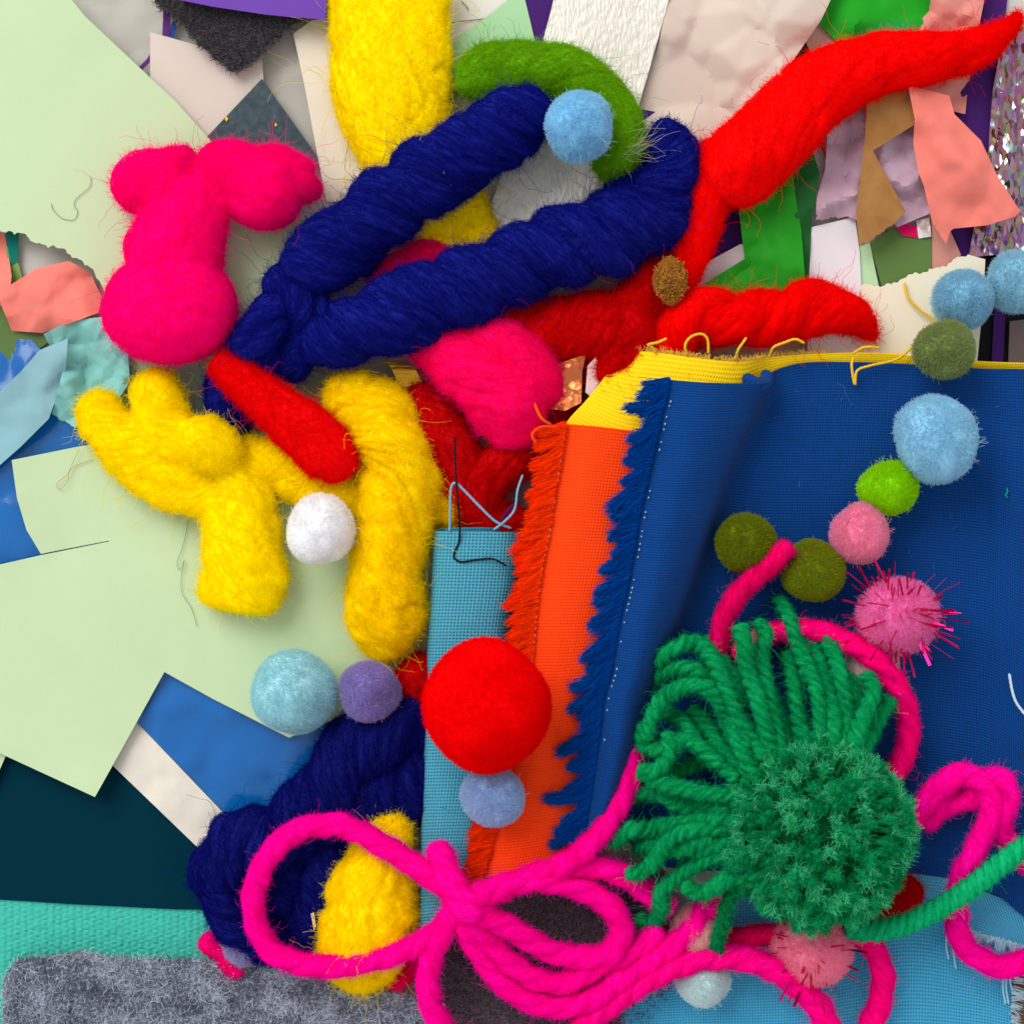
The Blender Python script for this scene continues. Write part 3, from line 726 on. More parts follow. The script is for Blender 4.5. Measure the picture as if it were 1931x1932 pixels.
wool_thing('wool_roving', 'magenta wool tuft under the navy rope', 'wool', [
    T([(690, 530, 52, 12), (750, 505, 55, 28), (810, 480, 52, 24), (850, 520, 50, 30), (840, 600, 55, 45)], flat=.7, bump=.12, bscale=50, seed=7, streak=1.5),
    T([(770, 640, 80, 30), (850, 665, 105, 62), (920, 720, 115, 82), (980, 775, 112, 84), (1030, 790, 100, 50)], flat=.62, bump=.16, bscale=60, seed=8, streak=2.5, lobes=2, depth=.15, twist=.12),
    T([(860, 640, 100, 25), (930, 650, 118, 50), (1000, 710, 115, 55), (1050, 760, 100, 30)], flat=.7, bump=.1, seed=9, streak=2)], (250, 6, 100), GW, 9000, 500, 64, 60, 5, soft=14)
# red masses in the middle
wool_thing('wool_roving', 'dull red wool bundle between the navy rope and yellow fabric', 'wool', [
    T([(880, 640, 55, 60), (980, 630, 70, 65), (1080, 625, 75, 70), (1170, 600, 78, 62), (1230, 545, 72, 52), (1290, 500, 70, 40)], flat=.8, bump=.1, lobes=2, depth=.15, twist=.2, seed=11, streak=2),
    T([(1150, 560, 80, 40), (1180, 620, 85, 55), (1160, 690, 80, 50), (1110, 740, 60, 40)], flat=.8, bump=.1, seed=12, streak=2)], (206, 4, 8), GW, 8000, 500, 64, 75, 6, soft=8)
wool_thing('wool_roving', 'dark red wool coil behind the orange fringe', 'wool', [
    T([(800, 720, 50, 45), (810, 800, 60, 60), (850, 880, 55, 62), (880, 950, 45, 55), (930, 1010, 35, 40)], flat=.7, bump=.1, seed=13, streak=2),
    T([(1030, 850, 60, 40), (960, 870, 72, 45), (910, 920, 74, 40), (920, 980, 70, 36), (1000, 990, 60, 36)], flat=.8, bump=.08, seed=14, streak=2),
    T([(1000, 700, 40, 60), (1040, 780, 40, 60), (1000, 850, 45, 50)], flat=.7, seed=15)], (196, 2, 8), GW, 7000, 300, 56, 65, 7)
wool_thing('wool_roving', 'red wool wisp beside the red pompom', 'wool', [T([(820, 1240, 60, 40), (790, 1290, 60, 45), (800, 1350, 50, 35)], flat=.8, bump=.12, seed=16)], (200, 4, 10), GW, 1500, 100, 40, 45, 8)
# long red
wool_thing('wool_roving', 'long tapering bright red wool strand at the top right', 'wool', [
    T([(1925, 26, 45, 5), (1890, 62, 55, 18), (1835, 92, 65, 33), (1750, 112, 75, 50), (1650, 118, 80, 63), (1560, 165, 82, 68), (1470, 235, 85, 74), (1400, 305, 85, 76), (1345, 370, 80, 62)], flat=.8, bump=.12, bscale=80, seed=18, streak=2.2, lobes=2, depth=.08, twist=.1, cap=.6),
    T([(1360, 260, 75, 35), (1335, 340, 70, 48), (1312, 420, 68, 46), (1295, 490, 66, 36), (1285, 550, 60, 24)], flat=.8, bump=.08, seed=19, streak=2)], RED, GW, 12000, 450, 64, 80, 9, flen=55)
wool_thing('wool_roving', 'short twisted bright red wool above the yellow fabric edge', 'wool', [
    T([(1650, 640, 55, 6), (1612, 600, 65, 38), (1550, 582, 75, 50), (1470, 592, 82, 54), (1390, 606, 85, 55), (1310, 602, 85, 55), (1250, 650, 75, 50), (1200, 700, 60, 45)], flat=.85, lobes=2, depth=.22, twist=.42, bump=.1, seed=20, streak=2, cap=.8)], (250, 6, 6), GW, 7000, 600, 64, 75, 10)
# navy rope
rope = dict(flat=.88, lobes=2, depth=.24, bump=.09, bscale=70, streak=2.2)
wool_thing('wool_rope', 'thick twisted navy blue wool rope folded in a loop', 'wool', [
    T([(1040, 195, 110, 50), (985, 225, 112, 66), (900, 275, 108, 76), (820, 325, 104, 78), (735, 385, 102, 78), (655, 450, 102, 75), (585, 500, 108, 66), (535, 530, 104, 42)], twist=-.42, seed=21, cap=.7, **rope),
    T([(560, 640, 96, 40), (620, 640, 108, 60), (720, 605, 118, 74), (830, 560, 120, 78), (940, 515, 120, 78), (1050, 470, 116, 80), (1150, 440, 104, 84), (1225, 400, 90, 78), (1265, 335, 80, 60), (1262, 280, 74, 52), (1250, 225, 66, 28)], twist=-.48, seed=22, cap=.8, **rope),
    T([(1290, 360, 70, 30), (1200, 350, 74, 40), (1140, 345, 60, 34)], twist=-.2, seed=25, **rope),
    T([(560, 560, 100, 40), (520, 590, 104, 52), (495, 640, 98, 58), (470, 690, 78, 58), (430, 730, 60, 52), (440, 775, 52, 46), (480, 800, 48, 30)], twist=-.35, seed=23, **rope),
    T([(500, 520, 100, 36), (545, 545, 108, 46), (585, 600, 110, 46), (560, 660, 90, 40), (545, 720, 70, 36)], twist=-.3, seed=24, **rope)], NAVY, None, 20000, 1000, 64, 80, 11, flen=50)
rng = np.random.default_rng(77)
def loose(name, label, cat, pts_list, rgb, r=.6, parent=None):
    o = None
    for i, p in enumerate(pts_list):
        t = Tube([(*q, r) for q in p], bump=0, step=3., cap=.1); Vv, Ff, uu = t.mesh(5)
        if o is None:
            o = mesh_obj(name, Vv, Ff, wool(rgb), parent, uu)
            if parent is None: tag(o, label, cat)
        else: mesh_obj('strand', Vv, Ff, wool(rgb), o, uu)
    return o
# green arc
gw = wool_thing('wool_roving', 'moss green wool arc around the sky blue pompom', 'wool', [
    T([(862, 130, 60, 34), (905, 138, 66, 52), (980, 132, 72, 54), (1060, 142, 74, 56), (1125, 188, 76, 54), (1163, 245, 84, 48), (1165, 298, 92, 36), (1120, 318, 90, 16)], flat=.85, lobes=2, depth=.08, twist=.15, bump=.06, seed=27, streak=2.2, cap=.6)], (110, 174, 18), GW, 7000, 600, 56, 70, 12)
n = 34; p0 = at(np.c_[rng.normal(1178, 8, n), rng.normal(285, 22, n), rng.normal(112, 8, n)])
hair_obj('pale_wisps', walk(p0, unit(np.c_[1+.3*rng.normal(size=n), .15+.35*rng.normal(size=n), .12*rng.random(n)]), 45+65*rng.random(n), 8, rng, .2), fibre((205, 200, 165)), gw, .36, .2)
# yellow left, braid, cone
wool_thing('wool_knot', 'yellow wool knot with two ears left of the white pompom', 'wool', [
    T([(160, 745, 50, 30), (195, 790, 58, 48), (250, 850, 66, 56), (320, 900, 72, 60), (390, 925, 75, 55), (440, 900, 70, 40)], flat=.55, bump=.15, seed=31, lobes=2, depth=.14, twist=.2, streak=2),
    T([(322, 700, 55, 26), (302, 735, 68, 52), (298, 790, 76, 54), (335, 835, 84, 50), (380, 880, 76, 40)], flat=.6, bump=.15, seed=32, lobes=2, depth=.14, twist=.2, streak=2),
    T([(340, 810, 90, 30), (375, 830, 98, 52), (410, 850, 96, 48), (440, 890, 80, 34)], flat=.85, bump=.09, seed=33, streak=2),
    T([(430, 880, 80, 40), (448, 930, 82, 62), (456, 1000, 78, 78), (458, 1070, 74, 84), (455, 1120, 66, 84), (452, 1156, 58, 74)], flat=.5, bump=.1, seed=34, lobes=2, depth=.12, twist=.14, streak=2, cap=.22),
    T([(430, 850, 60, 26), (500, 870, 62, 46), (580, 905, 62, 52), (660, 945, 60, 44), (720, 960, 50, 30)], flat=.6, bump=.16, seed=35, lobes=2, depth=.14, twist=.3, streak=2)], YEL, GW, 15000, 900, 60, 70, 13, soft=14)
wool_thing('wool_braid', 'thick curved yellow wool braid left of the teal fabric', 'wool', [
    T([(615, 730, 60, 40), (665, 755, 74, 60), (725, 805, 84, 74), (752, 890, 88, 74), (745, 980, 88, 72), (732, 1060, 86, 76), (726, 1140, 80, 82), (740, 1205, 70, 66), (760, 1235, 60, 36)], flat=.85, lobes=2, depth=.22, twist=.19, bump=.11, seed=36, streak=2.4),
    T([(770, 870, 52, 40), (820, 940, 52, 46), (880, 975, 46, 34)], flat=.8, bump=.1, seed=37, streak=2)], (255, 224, 2), GW, 12000, 800, 64, 80, 14)
wool_thing('wool_roving', 'dark navy wool mass below the lilac pompom', 'wool', [
    T([(840, 1370, 60, 50), (770, 1372, 70, 66), (700, 1400, 74, 76), (645, 1450, 74, 74), (600, 1520, 72, 74), (540, 1575, 74, 74), (465, 1600, 74, 76), (412, 1640, 66, 64), (386, 1695, 52, 36)], flat=.72, bump=.12, bscale=80, seed=41, streak=3, lobes=2, depth=.26, twist=.34),
    T([(830, 1450, 50, 60), (750, 1470, 58, 70), (690, 1530, 60, 74), (650, 1610, 56, 74), (620, 1690, 52, 74), (580, 1760, 48, 64), (560, 1810, 40, 40)], flat=.68, bump=.12, seed=42, streak=3, lobes=2, depth=.26, twist=.36),
    T([(410, 1640, 55, 46), (440, 1710, 56, 56), (490, 1765, 50, 52), (560, 1795, 40, 40)], flat=.75, bump=.12, seed=43, streak=3, lobes=2, depth=.22, twist=.4),
    T([(560, 1590, 56, 50), (530, 1660, 54, 56), (545, 1730, 48, 50)], flat=.75, bump=.12, seed=46, streak=3, lobes=2, depth=.22, twist=.4),
    T([(800, 1400, 60, 40), (780, 1480, 66, 52), (790, 1560, 56, 46)], flat=.8, bump=.1, seed=47, streak=3, lobes=2, depth=.2, twist=.3)], (17, 22, 104), GW, 14000, 900, 64, 80, 15)
wool_thing('wool_roving', 'yellow wool cone inside the pink yarn loop', 'wool', [
    T([(752, 1522, 80, 14), (738, 1565, 92, 44), (715, 1620, 98, 66), (698, 1690, 98, 84), (690, 1760, 90, 92), (680, 1820, 72, 80), (675, 1870, 60, 50)], flat=.7, bump=.12, seed=44, streak=2)], (255, 226, 2), GW, 6000, 300, 64, 80, 16)
sheet('straw_bit', 'tiny pale straw bit on the navy wool', 'straw', [(586, 1724), (592, 1722), (596, 1748), (592, 1756)], 96, paper((226, 200, 150), .7), thick=3, res=6)
# red felt strip on the navy rope's end
rf = wool_thing('felt_strip', 'flat red felted wool strip lying over the navy rope end', 'wool', [
    T([(402, 680, 116, 18), (440, 706, 124, 32), (500, 755, 126, 40), (570, 812, 124, 50), (625, 862, 120, 48), (650, 905, 112, 22)], flat=.35, bump=.08, seed=45, streak=1.2, cap=.5)], (238, 4, 10), GW, 4500, 250, 48, 40, 17, flen=30)
# loofah bit
C_, D_, F_, V_, r_ = ball((1264, 528, 128.), 32, (.85, 1.2, .6), 5, .34)
lo = mesh_obj('sponge_bit', V_, F_, paper((140, 84, 22), .9, grain=.4, scale=900)); tag(lo, 'small golden brown sponge scrap by the red wool tail', 'sponge')
n = 700; d = unit(rng.normal(size=(n, 3))); d[:, 2] = abs(d[:, 2])
hair_obj('mesh_fibres', walk(C_+d*r_*np.array((.85, 1.2, .6))*1.02, unit(np.cross(d, rng.normal(size=(n, 3)))), 10+8*rng.random(n), 6, rng, .7), fibre((196, 132, 50), .5, 1.3), lo, .9, .7)
# metallic ribbon ends
gold = metal((206, 150, 40), .28, 0, 300, .9, (1, 6, 1), .4)
sheet('gold_ribbon', 'short shiny gold ribbon end between navy rope and pink wool', 'ribbon', [(715, 680), (780, 690), (797, 722), (757, 732), (735, 690)], 62, gold, thick=2, warp=4, wscale=25, res=6, seed=51)
sheet('copper_ribbon', 'glittery copper ribbon end left of the yellow fabric', 'ribbon', [(1040, 690), (1105, 668), (1098, 700), (1096, 760), (1065, 775), (1030, 770)], 108, metal((214, 120, 70), .3, .5, 1100, .85), thick=2, warp=5, wscale=30, res=6, seed=52)
sheet('white_scrap', 'small pale paper scrap between copper ribbon and yellow fabric', 'paper', [(1108, 690), (1135, 660), (1140, 700), (1116, 750), (1104, 740)], 104, paper((226, 196, 190), .7), G_P, thick=1.5, res=8)
# ================================================================ grey felt at the bottom
def fz(P): return 14*np.exp(-((P[:, 1]-1835-.12*(P[:, 0]-100))/28.)**2)*(P[:, 0] < 420)-8*np.exp(-((P[:, 0]-90-.55*(P[:, 1]-1830))/22.)**2)
felt = sheet('grey_felt', 'soft mottled grey felt along the bottom left edge', 'felt',
      [(8, 2010, 40), (6, 1850, 44), (30, 1812, 50), (150, 1796, 52), (220, 1806, 52), (400, 1812, 46), (490, 1808, 44), (600, 1850, 50), (700, 1866, 56), (780, 1878, 56), (830, 1890, 56), (860, 2010, 50)], 48,
      dyed((96, 102, 116), (146, 152, 168), 330, .35, .65, 0), thick=16, warp=7, wscale=90, zf=fz, seed=61, res=10, torn=(2, 3, 4, 5, 6, 7, 8), jag=3)
fuzz(felt, 30000, (186, 194, 212), 15, 62, .6, 1.3, .5, .35, 1)
fuzz(felt, 30000, (92, 98, 114), 14, 63, .7, 1.4, .5, .25, -1)

dfelt = sheet('dark_felt', 'charcoal purple felt seen through the pink bow loops', 'felt',
      [(790, 2010), (800, 1880), (840, 1800), (900, 1700), (1060, 1620), (1250, 1636), (1300, 1800), (1180, 2010)], 40, paper((70, 60, 68), 1., grain=.3, scale=1200), thick=14, warp=8, wscale=80, seed=66, res=12)
fuzz(dfelt, 22000, (96, 82, 92), 13, 67, .4, 1.6, .5, .35)

# ================================================================ folded fabrics
G_F = 'folded fabric pieces'
Cteal, Cor, Cblue, Cyel, Clb = (74, 158, 184), (255, 66, 8), (0, 61, 130), (255, 212, 20), (66, 164, 206)
def L3(pts, z): return [(x, y, z if not hasattr(z, '__len__') else z[i]) for i, (x, y) in enumerate(pts)]
# yellow
tl = [(1172, 664), (1150, 698), (1108, 752), (1068, 798), (1060, 840)]
Gy = ruled([L3(tl, [108, 112, 116, 118, 112]), L3([(1230, 664), (1210, 720), (1185, 790), (1170, 860), (1168, 900)], 128), L3([(1320, 676), (1310, 740), (1300, 800), (1290, 860), (1285, 900)], 138),
            L3([(1400, 682), (1395, 740), (1370, 800), (1350, 860), (1335, 900)], [126, 116, 100, 84, 76]), L3([(1470, 672), (1470, 710), (1470, 740), (1470, 770), (1470, 800)], [70, 60, 50, 48, 46]),
            L3([(1640, 666), (1640, 690), (1640, 710), (1640, 740), (1640, 770)], [64, 54, 46, 44, 42]), L3([(1850, 683), (1850, 700), (1850, 720), (1850, 740), (1850, 770)], [64, 54, 46, 44, 42]), L3([(2020, 688), (2020, 706), (2020, 720), (2020, 740), (2020, 770)], [64, 54, 46, 44, 42])], 50, 120)
yf = grid_obj('yellow_fabric', 'yellow woven cotton fabric peeking out above the blue fabric', 'fabric', Gy, weave(Cyel, 5.4, .74, .4), 4, G_F)
ym = wool((236, 190, 50))
for pts in ([(1238, 668, 132), (1230, 655, 138), (1222, 650, 142), (1240, 646, 144), (1258, 638, 146)],
            [(1296, 672, 138), (1292, 652, 148), (1302, 636, 152), (1322, 630, 150), (1334, 640, 146), (1336, 668, 138)],
            [(1386, 680, 132), (1392, 660, 146), (1402, 645, 150), (1408, 636, 148)],
            [(1450, 676, 108), (1458, 656, 130), (1480, 646, 142), (1500, 640, 144), (1518, 648, 140)],
            [(1610, 672, 80), (1606, 690, 88), (1612, 726, 84), (1616, 700, 90), (1640, 690, 88), (1690, 678, 84), (1720, 655, 84)],
            [(1606, 668, 80), (1630, 655, 90), (1660, 656, 88)],
            [(1705, 532, 42), (1712, 560, 46), (1735, 585, 48), (1760, 606, 52), (1772, 650, 62)]):
    thread('loose_thread', pts, 2.8, ym, yf)
hs = resample(catmull(Gy[0, ::6]), n=300)[0]; n = 420
i = rng.integers(0, 150, n)
hair_obj('frayed_edge', walk(at(hs[i]), unit(np.c_[rng.normal(0, .6, n), .6+.5*rng.random(n), .5*rng.random(n)]), 6+9*rng.random(n), 5, rng, .35), fibre((250, 214, 80)), yf, .7, .4)
# orange
st = [(1066, 799), (1056, 859), (1043, 939), (1033, 1006), (1019, 1073), (1009, 1156), (1002, 1230), (985, 1330), (962, 1440), (934, 1560), (908, 1656)]
zl = [132, 134, 134, 132, 132, 130, 128, 124, 118, 108, 100]
mid = [(1140, 806), (1128, 870), (1115, 950), (1102, 1020), (1088, 1090), (1075, 1170), (1062, 1250), (1042, 1350), (1018, 1460), (992, 1570), (976, 1650)]
rt = [(1238, 818), (1226, 880), (1212, 960), (1200, 1030), (1184, 1100), (1166, 1180), (1148, 1260), (1124, 1360), (1106, 1470), (1088, 1570), (1072, 1630)]
Go = ruled([L3([(x-6, y) for x, y in st], [z-4 for z in zl]), L3([((a[0]+b[0])/2, (a[1]+b[1])/2) for a, b in zip(st, mid)], [z+12 for z in zl]), L3(mid, [z+16 for z in zl]), L3(rt, [z+8 for z in zl])], 130, 40)
Go[..., 2] += 2.5*noise(np.c_[Go.reshape(-1, 3)[:, :2], np.zeros(Go.shape[0]*Go.shape[1])], 90, 5).reshape(Go.shape[:2])
of = grid_obj('orange_fabric', 'bright orange woven fabric strip with shaggy frayed left edge', 'fabric', Go, weave(Cor, 5.4, .62, .5), 4, G_F)
fringe(of, L3([(x-2, y) for x, y in st], [z+3 for z in zl]), (255, 42, 6), (-1, .28), 21000, 56, 4, 22, r0=.8, jagged=.3, spread=.16)
fringe(of, L3([(x+2, y) for x, y in st], [z+5 for z in zl]), (255, 52, 8), (-1, .35), 4500, 46, 14, 14, 'fray_tuft', r0=.7, zup=8, spread=.18, droop=.05)
stitch(of, L3([(x+3, y) for x, y in st[:8]], [z+5.5 for z in zl[:8]]), paper((246, 200, 170), .8))
thread('loose_thread', [(1040, 802, 140), (1022, 790, 150), (1012, 772, 152), (1008, 760, 150)], 3.0, wool((250, 90, 20)), of)
thread('loose_thread', [(1050, 806, 140), (1020, 806, 152), (1004, 820, 152), (1012, 838, 148)], 3.4, wool((250, 70, 20)), of)
# blue, one cloth: frayed strip, crest, valley and the flat part to the right
stb = [(1274, 716), (1268, 745), (1258, 782), (1243, 852), (1230, 906), (1216, 973), (1206, 1033), (1193, 1106), (1176, 1180), (1163, 1263), (1148, 1317), (1140, 1394), (1130, 1471), (1125, 1508), (1112, 1580)]
zb = [176, 176, 176, 174, 172, 170, 168, 166, 164, 160, 156, 152, 146, 142, 132]
def off(l, dx, dy=0): return [(x+dx, y+dy) for x, y in l]
A = L3(off(stb, -18), [z-2 for z in zb])
crx = [70, 66, 62, 58, 54, 50, 46, 42, 40, 36, 32, 28, 22, 18, 10]
Bc = [(x+d_, y+6, z+18) for (x, y), z, d_ in zip(stb, zb, crx)]
Cc = [(1444, 722), (1424, 750), (1408, 782), (1378, 850), (1354, 910), (1334, 975), (1314, 1036), (1292, 1104), (1266, 1180), (1240, 1250), (1222, 1310), (1204, 1390), (1186, 1460), (1172, 1510), (1150, 1590)]
Cl = [(x, y, z-26) for (x, y), z in zip(Cc, zb)]
Dl = [(x+30+.02*i_, y-4, 74) for i_, (x, y) in enumerate(Cc)]; Dl[0] = (1462, 700, 78)
El = [(1520, 684, 66), (1500, 760, 66), (1460, 900, 64), (1420, 1050, 62), (1380, 1200, 62), (1340, 1400, 60), (1300, 1560, 56), (1280, 1640, 52)]
Fl = [(1650, 684, 66), (1650, 900, 68), (1640, 1150, 68), (1630, 1400, 66), (1620, 1640, 60)]
Gl = [(1830, 694, 68), (1832, 900, 70), (1826, 1150, 70), (1820, 1400, 66), (1800, 1660, 62)]
Hl = [(1880, 696, 72), (1884, 900, 84), (1886, 1150, 90), (1890, 1400, 84), (1880, 1690, 66)]
Il = [(1925, 696, 76), (1926, 900, 94), (1930, 1150, 100), (1936, 1400, 90), (1940, 1735, 66)]
Jl = [(2040, 700, 70), (2040, 900, 80), (2040, 1150, 80), (2040, 1400, 78), (2040, 1780, 60)]
Gb = ruled([A, Bc, Cl, Dl, El, Fl, Gl, Hl, Il, Jl], 150, 190)
q3 = np.c_[Gb.reshape(-1, 3)[:, :2], np.zeros(Gb.shape[0]*Gb.shape[1])]
Gb[..., 2] += (3.5*noise(q3, 150, 6)+1.2*noise(q3, 45, 8)).reshape(Gb.shape[:2])
bf = grid_obj('blue_fabric', 'royal blue woven fabric folded into a frayed ridge, covering the right', 'fabric', Gb, weave(Cblue, 5.0, .5, .6), 4, G_F)
fringe(bf, L3(off(stb, -12), [z+3 for z in zb]), (4, 60, 150), (-1, .32), 24000, 64, 5, 27, r0=.8, jagged=.62, spread=.16)
fringe(bf, L3(off(stb, -12), [z+4 for z in zb]), (6, 58, 150), (-1, .5), 4500, 44, 15, 14, 'fray_tuft', r0=.7, zup=7, spread=.2, droop=.02)
stitch(bf, [(x, y, z+7.5) for (x, y), z in zip(stb[1:14], zb[1:14])], paper((176, 200, 222), .8), skip=((.17, .22), (.4, .45), (.62, .66), (.78, .84)), dash=5, gap=7, r=1.3)
# rolled corner at the top of the ridge
tr = Tube([(1408, 706, 138, 10), (1412, 716, 146, 13), (1424, 726, 146, 15), (1438, 724, 138, 14), (1446, 712, 124, 12), (1440, 700, 110, 9)], bump=0, seed=4, step=3, flat=.8)
Vv, Ff, uu = tr.mesh(20); mesh_obj('rolled_corner', Vv, Ff, weave(Cblue, 5.0, .5, .6), bf, uu)
n = 24; pp = np.c_[rng.uniform(1420, 1900, n), rng.uniform(720, 1150, n), np.full(n, 78.)]
hair_obj('lint', walk(at(pp), unit(np.c_[rng.normal(size=(n, 2)), np.zeros(n)]), 8+40*rng.random(n)**3, 7, rng, .3), fibre((90, 120, 190), .4, 1.5), bf, .3, .2)
# teal
tL = [(817, 1002), (812, 1100), (806, 1200), (800, 1350), (795, 1500), (788, 1700), (785, 1790)]
tR = [(992, 1004), (982, 1100), (966, 1200), (956, 1310), (930, 1480), (886, 1660), (850, 1780)]
mixl = lambda k, z: [((1-k)*a[0]+k*b[0], (1-k)*a[1]+k*b[1], z) for a, b in zip(tL, tR)]
Gt = ruled([L3(tL, 58), L3(off(tL, 3), 92), mixl(.10, 112), mixl(.4, 121), mixl(.75, 114), mixl(.92, 96), L3(off(tR, 3), 64)], 130, 50)
Gt[..., 2] += 2*noise(np.c_[Gt.reshape(-1, 3)[:, :2], np.zeros(Gt.shape[0]*Gt.shape[1])], 80, 9).reshape(Gt.shape[:2])
tf = grid_obj('teal_fabric', 'light teal woven fabric folded into a narrow upright strip', 'fabric', Gt, weave(Cteal, 5.8), 5, G_F)
# inner layer of the fold seen at its top edge
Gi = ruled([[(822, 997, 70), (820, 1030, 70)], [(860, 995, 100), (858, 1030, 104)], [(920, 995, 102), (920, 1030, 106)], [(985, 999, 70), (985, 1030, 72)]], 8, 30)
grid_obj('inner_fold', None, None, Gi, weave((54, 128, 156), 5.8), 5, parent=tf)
tm = wool((120, 178, 206))
thread('loose_thread', [(848, 1004, 118), (849, 960, 132), (850, 925, 140), (858, 911, 144), (875, 925, 142), (905, 956, 134), (935, 984, 124), (965, 997, 112)], 2.7, tm, tf)
thread('loose_thread', [(930, 1000, 118), (950, 985, 124), (970, 962, 130), (976, 925, 136), (986, 895, 140)], 2.4, tm, tf)
thread('loose_thread', [(945, 984, 120), (958, 964, 126), (972, 950, 128)], 3.0, wool((40, 30, 90)), tf)
thread('black_thread', [(858, 822, 150), (858, 860, 150), (860, 900, 150), (864, 950, 146), (867, 990, 134), (866, 1020, 124), (858, 1040, 122), (856, 1052, 122), (870, 1060, 124), (900, 1056, 125), (930, 1055, 124), (956, 1068, 124)], 2.2, paper((22, 20, 28), .7), label='thin black thread lying over the top of the teal fabric', cat='thread', nt=8)
# light blue cloth at the bottom right
Gl1 = ruled([L3([(1120, 1720), (1140, 1800), (1160, 1900), (1170, 2010)], 34), L3([(1300, 1700), (1320, 1800), (1330, 1900), (1330, 2010)], 40), L3([(1500, 1680), (1510, 1800), (1510, 1900), (1510, 2010)], 42),
             L3([(1700, 1600), (1700, 1740), (1700, 1880), (1700, 2010)], 40), L3([(1830, 1640), (1830, 1760), (1830, 1880), (1830, 2010)], 38), L3([(1940, 1700), (1912, 1800), (1908, 1880), (1906, 2010)], 34)], 70, 110)
Gl1[..., 2] += 4*noise(Gl1.reshape(-1, 3)*[1, 1, 0], 120, 10).reshape(Gl1.shape[:2])
lf = grid_obj('light_blue_fabric', 'light blue woven fabric at the bottom right under the pink yarn', 'fabric', Gl1, weave(Clb, 5.6, .55), 4, G_F)
rl = [(1916, 1780, 40), (1910, 1850, 40), (1907, 1930, 40)]
fringe(lf, rl, (190, 220, 232), (1, .3), 160, 30, 21, 20, r0=1.2)
Gl2 = ruled([L3([(1690, 1622), (1740, 1690), (1800, 1716)], 55), L3([(1760, 1634), (1800, 1690), (1832, 1756)], 58), L3([(1850, 1680), (1870, 1730), (1886, 1772)], 58), L3([(1990, 1730), (1990, 1770), (1990, 1804)], 54)], 40, 60)
lf2 = grid_obj('light_blue_fabric', 'folded light blue fabric corner with frayed hem beside the pink yarn', 'fabric', Gl2, weave((74, 168, 208), 5.6, .55), 4, G_F)
fringe(lf2, [(1800, 1716, 60), (1832, 1756, 62), (1886, 1772, 62), (1960, 1795, 60)], (170, 214, 232), (-.05, 1), 900, 24, 22, 20, r0=1.2)
for x, y, l in ((1786, 1752, 60), (1800, 1760, 70), (1812, 1766, 50), (1893, 1830, 66), (1899, 1826, 70), (1906, 1830, 40)):
    thread('loose_thread', [(x, y-26, 62), (x+1, y, 60), (x-2, y+l*.5, 52), (x+3, y+l, 50)], 2.2, wool((150, 206, 228)), lf2)
thread('white_thread', [(1903, 1270, 96), (1908, 1300, 98), (1916, 1325, 99), (1934, 1350, 100)], 3, wool((196, 220, 232)), label='short pale blue thread on the blue fabric at right edge', cat='thread')
thread('green_thread', [(1898, 920, 96), (1900, 928, 100), (1896, 934, 99), (1901, 940, 97)], 1.6, wool((20, 150, 130)), label='tiny curled green thread on the blue fabric', cat='thread', lobes=0)
sheet('brown_fabric', 'brown scrap at the bottom right corner', 'fabric', [(1906, 1840), (1990, 1820), (1990, 2010), (1900, 2010)], 20, paper((104, 74, 62), .9), thick=3)
# ================================================================ pompoms
SKY = (118, 192, 230)
pompom('sky blue pompom resting on the moss green wool arc', (1095, 242, 172), 66, (116, 194, 236), (.97, 1.08, .95), 1)
pompom('pure white pompom on the yellow wool', (608, 998, 135), 65, (254, 254, 255), seed=2, lo=.95, hi=1.04)
pompom('aqua pompom on green paper below the yellow wool', (558, 1305, 105), 79, (140, 206, 218), seed=3, n=14000)
pompom('lilac pompom between aqua pompom and red pompom', (697, 1303, 115), 58, (128, 108, 190), seed=4)
pompom('periwinkle blue pompom tucked under the red pompom', (930, 1500, 178), 60, (142, 176, 226), (1, .92, .85), 6)
pompom('largest red pompom resting on teal and orange fabric', (918, 1329, 232), 119, (244, 2, 8), (.98, 1.04, .92), 5, 8, 26000, .09)
pompom('sky blue pompom left of another at the right edge', (1816, 567, 92), 58, (110, 178, 212), seed=7)
pompom('sky blue pompom cut off by the right edge', (1922, 532, 92), 60, (122, 190, 216), seed=8)
pompom('olive green pompom on the upper hem of the blue fabric', (1778, 660, 132), 57, (106, 128, 54), seed=9, lo=.8)
pompom('large sky blue pompom on the blue fabric', (1765, 830, 150), 82, (124, 194, 228), seed=10, n=15000)
pompom('lime green pompom between sky blue and pink pompoms', (1676, 920, 124), 55, (130, 216, 24), seed=11)
pompom('plain pink pompom between lime and olive pompoms', (1621, 1008, 126), 57, (248, 118, 162), seed=12)
pompom('olive pompom nearest the blue ridge, left of the pink yarn end', (1407, 1025, 122), 57, (84, 100, 30), seed=13, lo=.8)
pompom('olive pompom between pink yarn end and tinsel pompom', (1532, 1076, 122), 58, (94, 110, 36), seed=14, lo=.8)
pompom('pale pink white pompom half hidden by the pink yarn arc', (1643, 1258, 108), 50, (226, 196, 190), seed=15)
pompom('pale pink pompom behind the green yarn tail at the bottom', (1312, 1752, 92), 50, (238, 166, 160), seed=16)
pompom('white pompom on light blue fabric at the bottom', (1325, 1848, 90), 50, (196, 222, 226), seed=17)
pompom('small pale lilac pompom beside the magenta yarn end', (458, 1780, 40), 40, (150, 140, 200), seed=18)
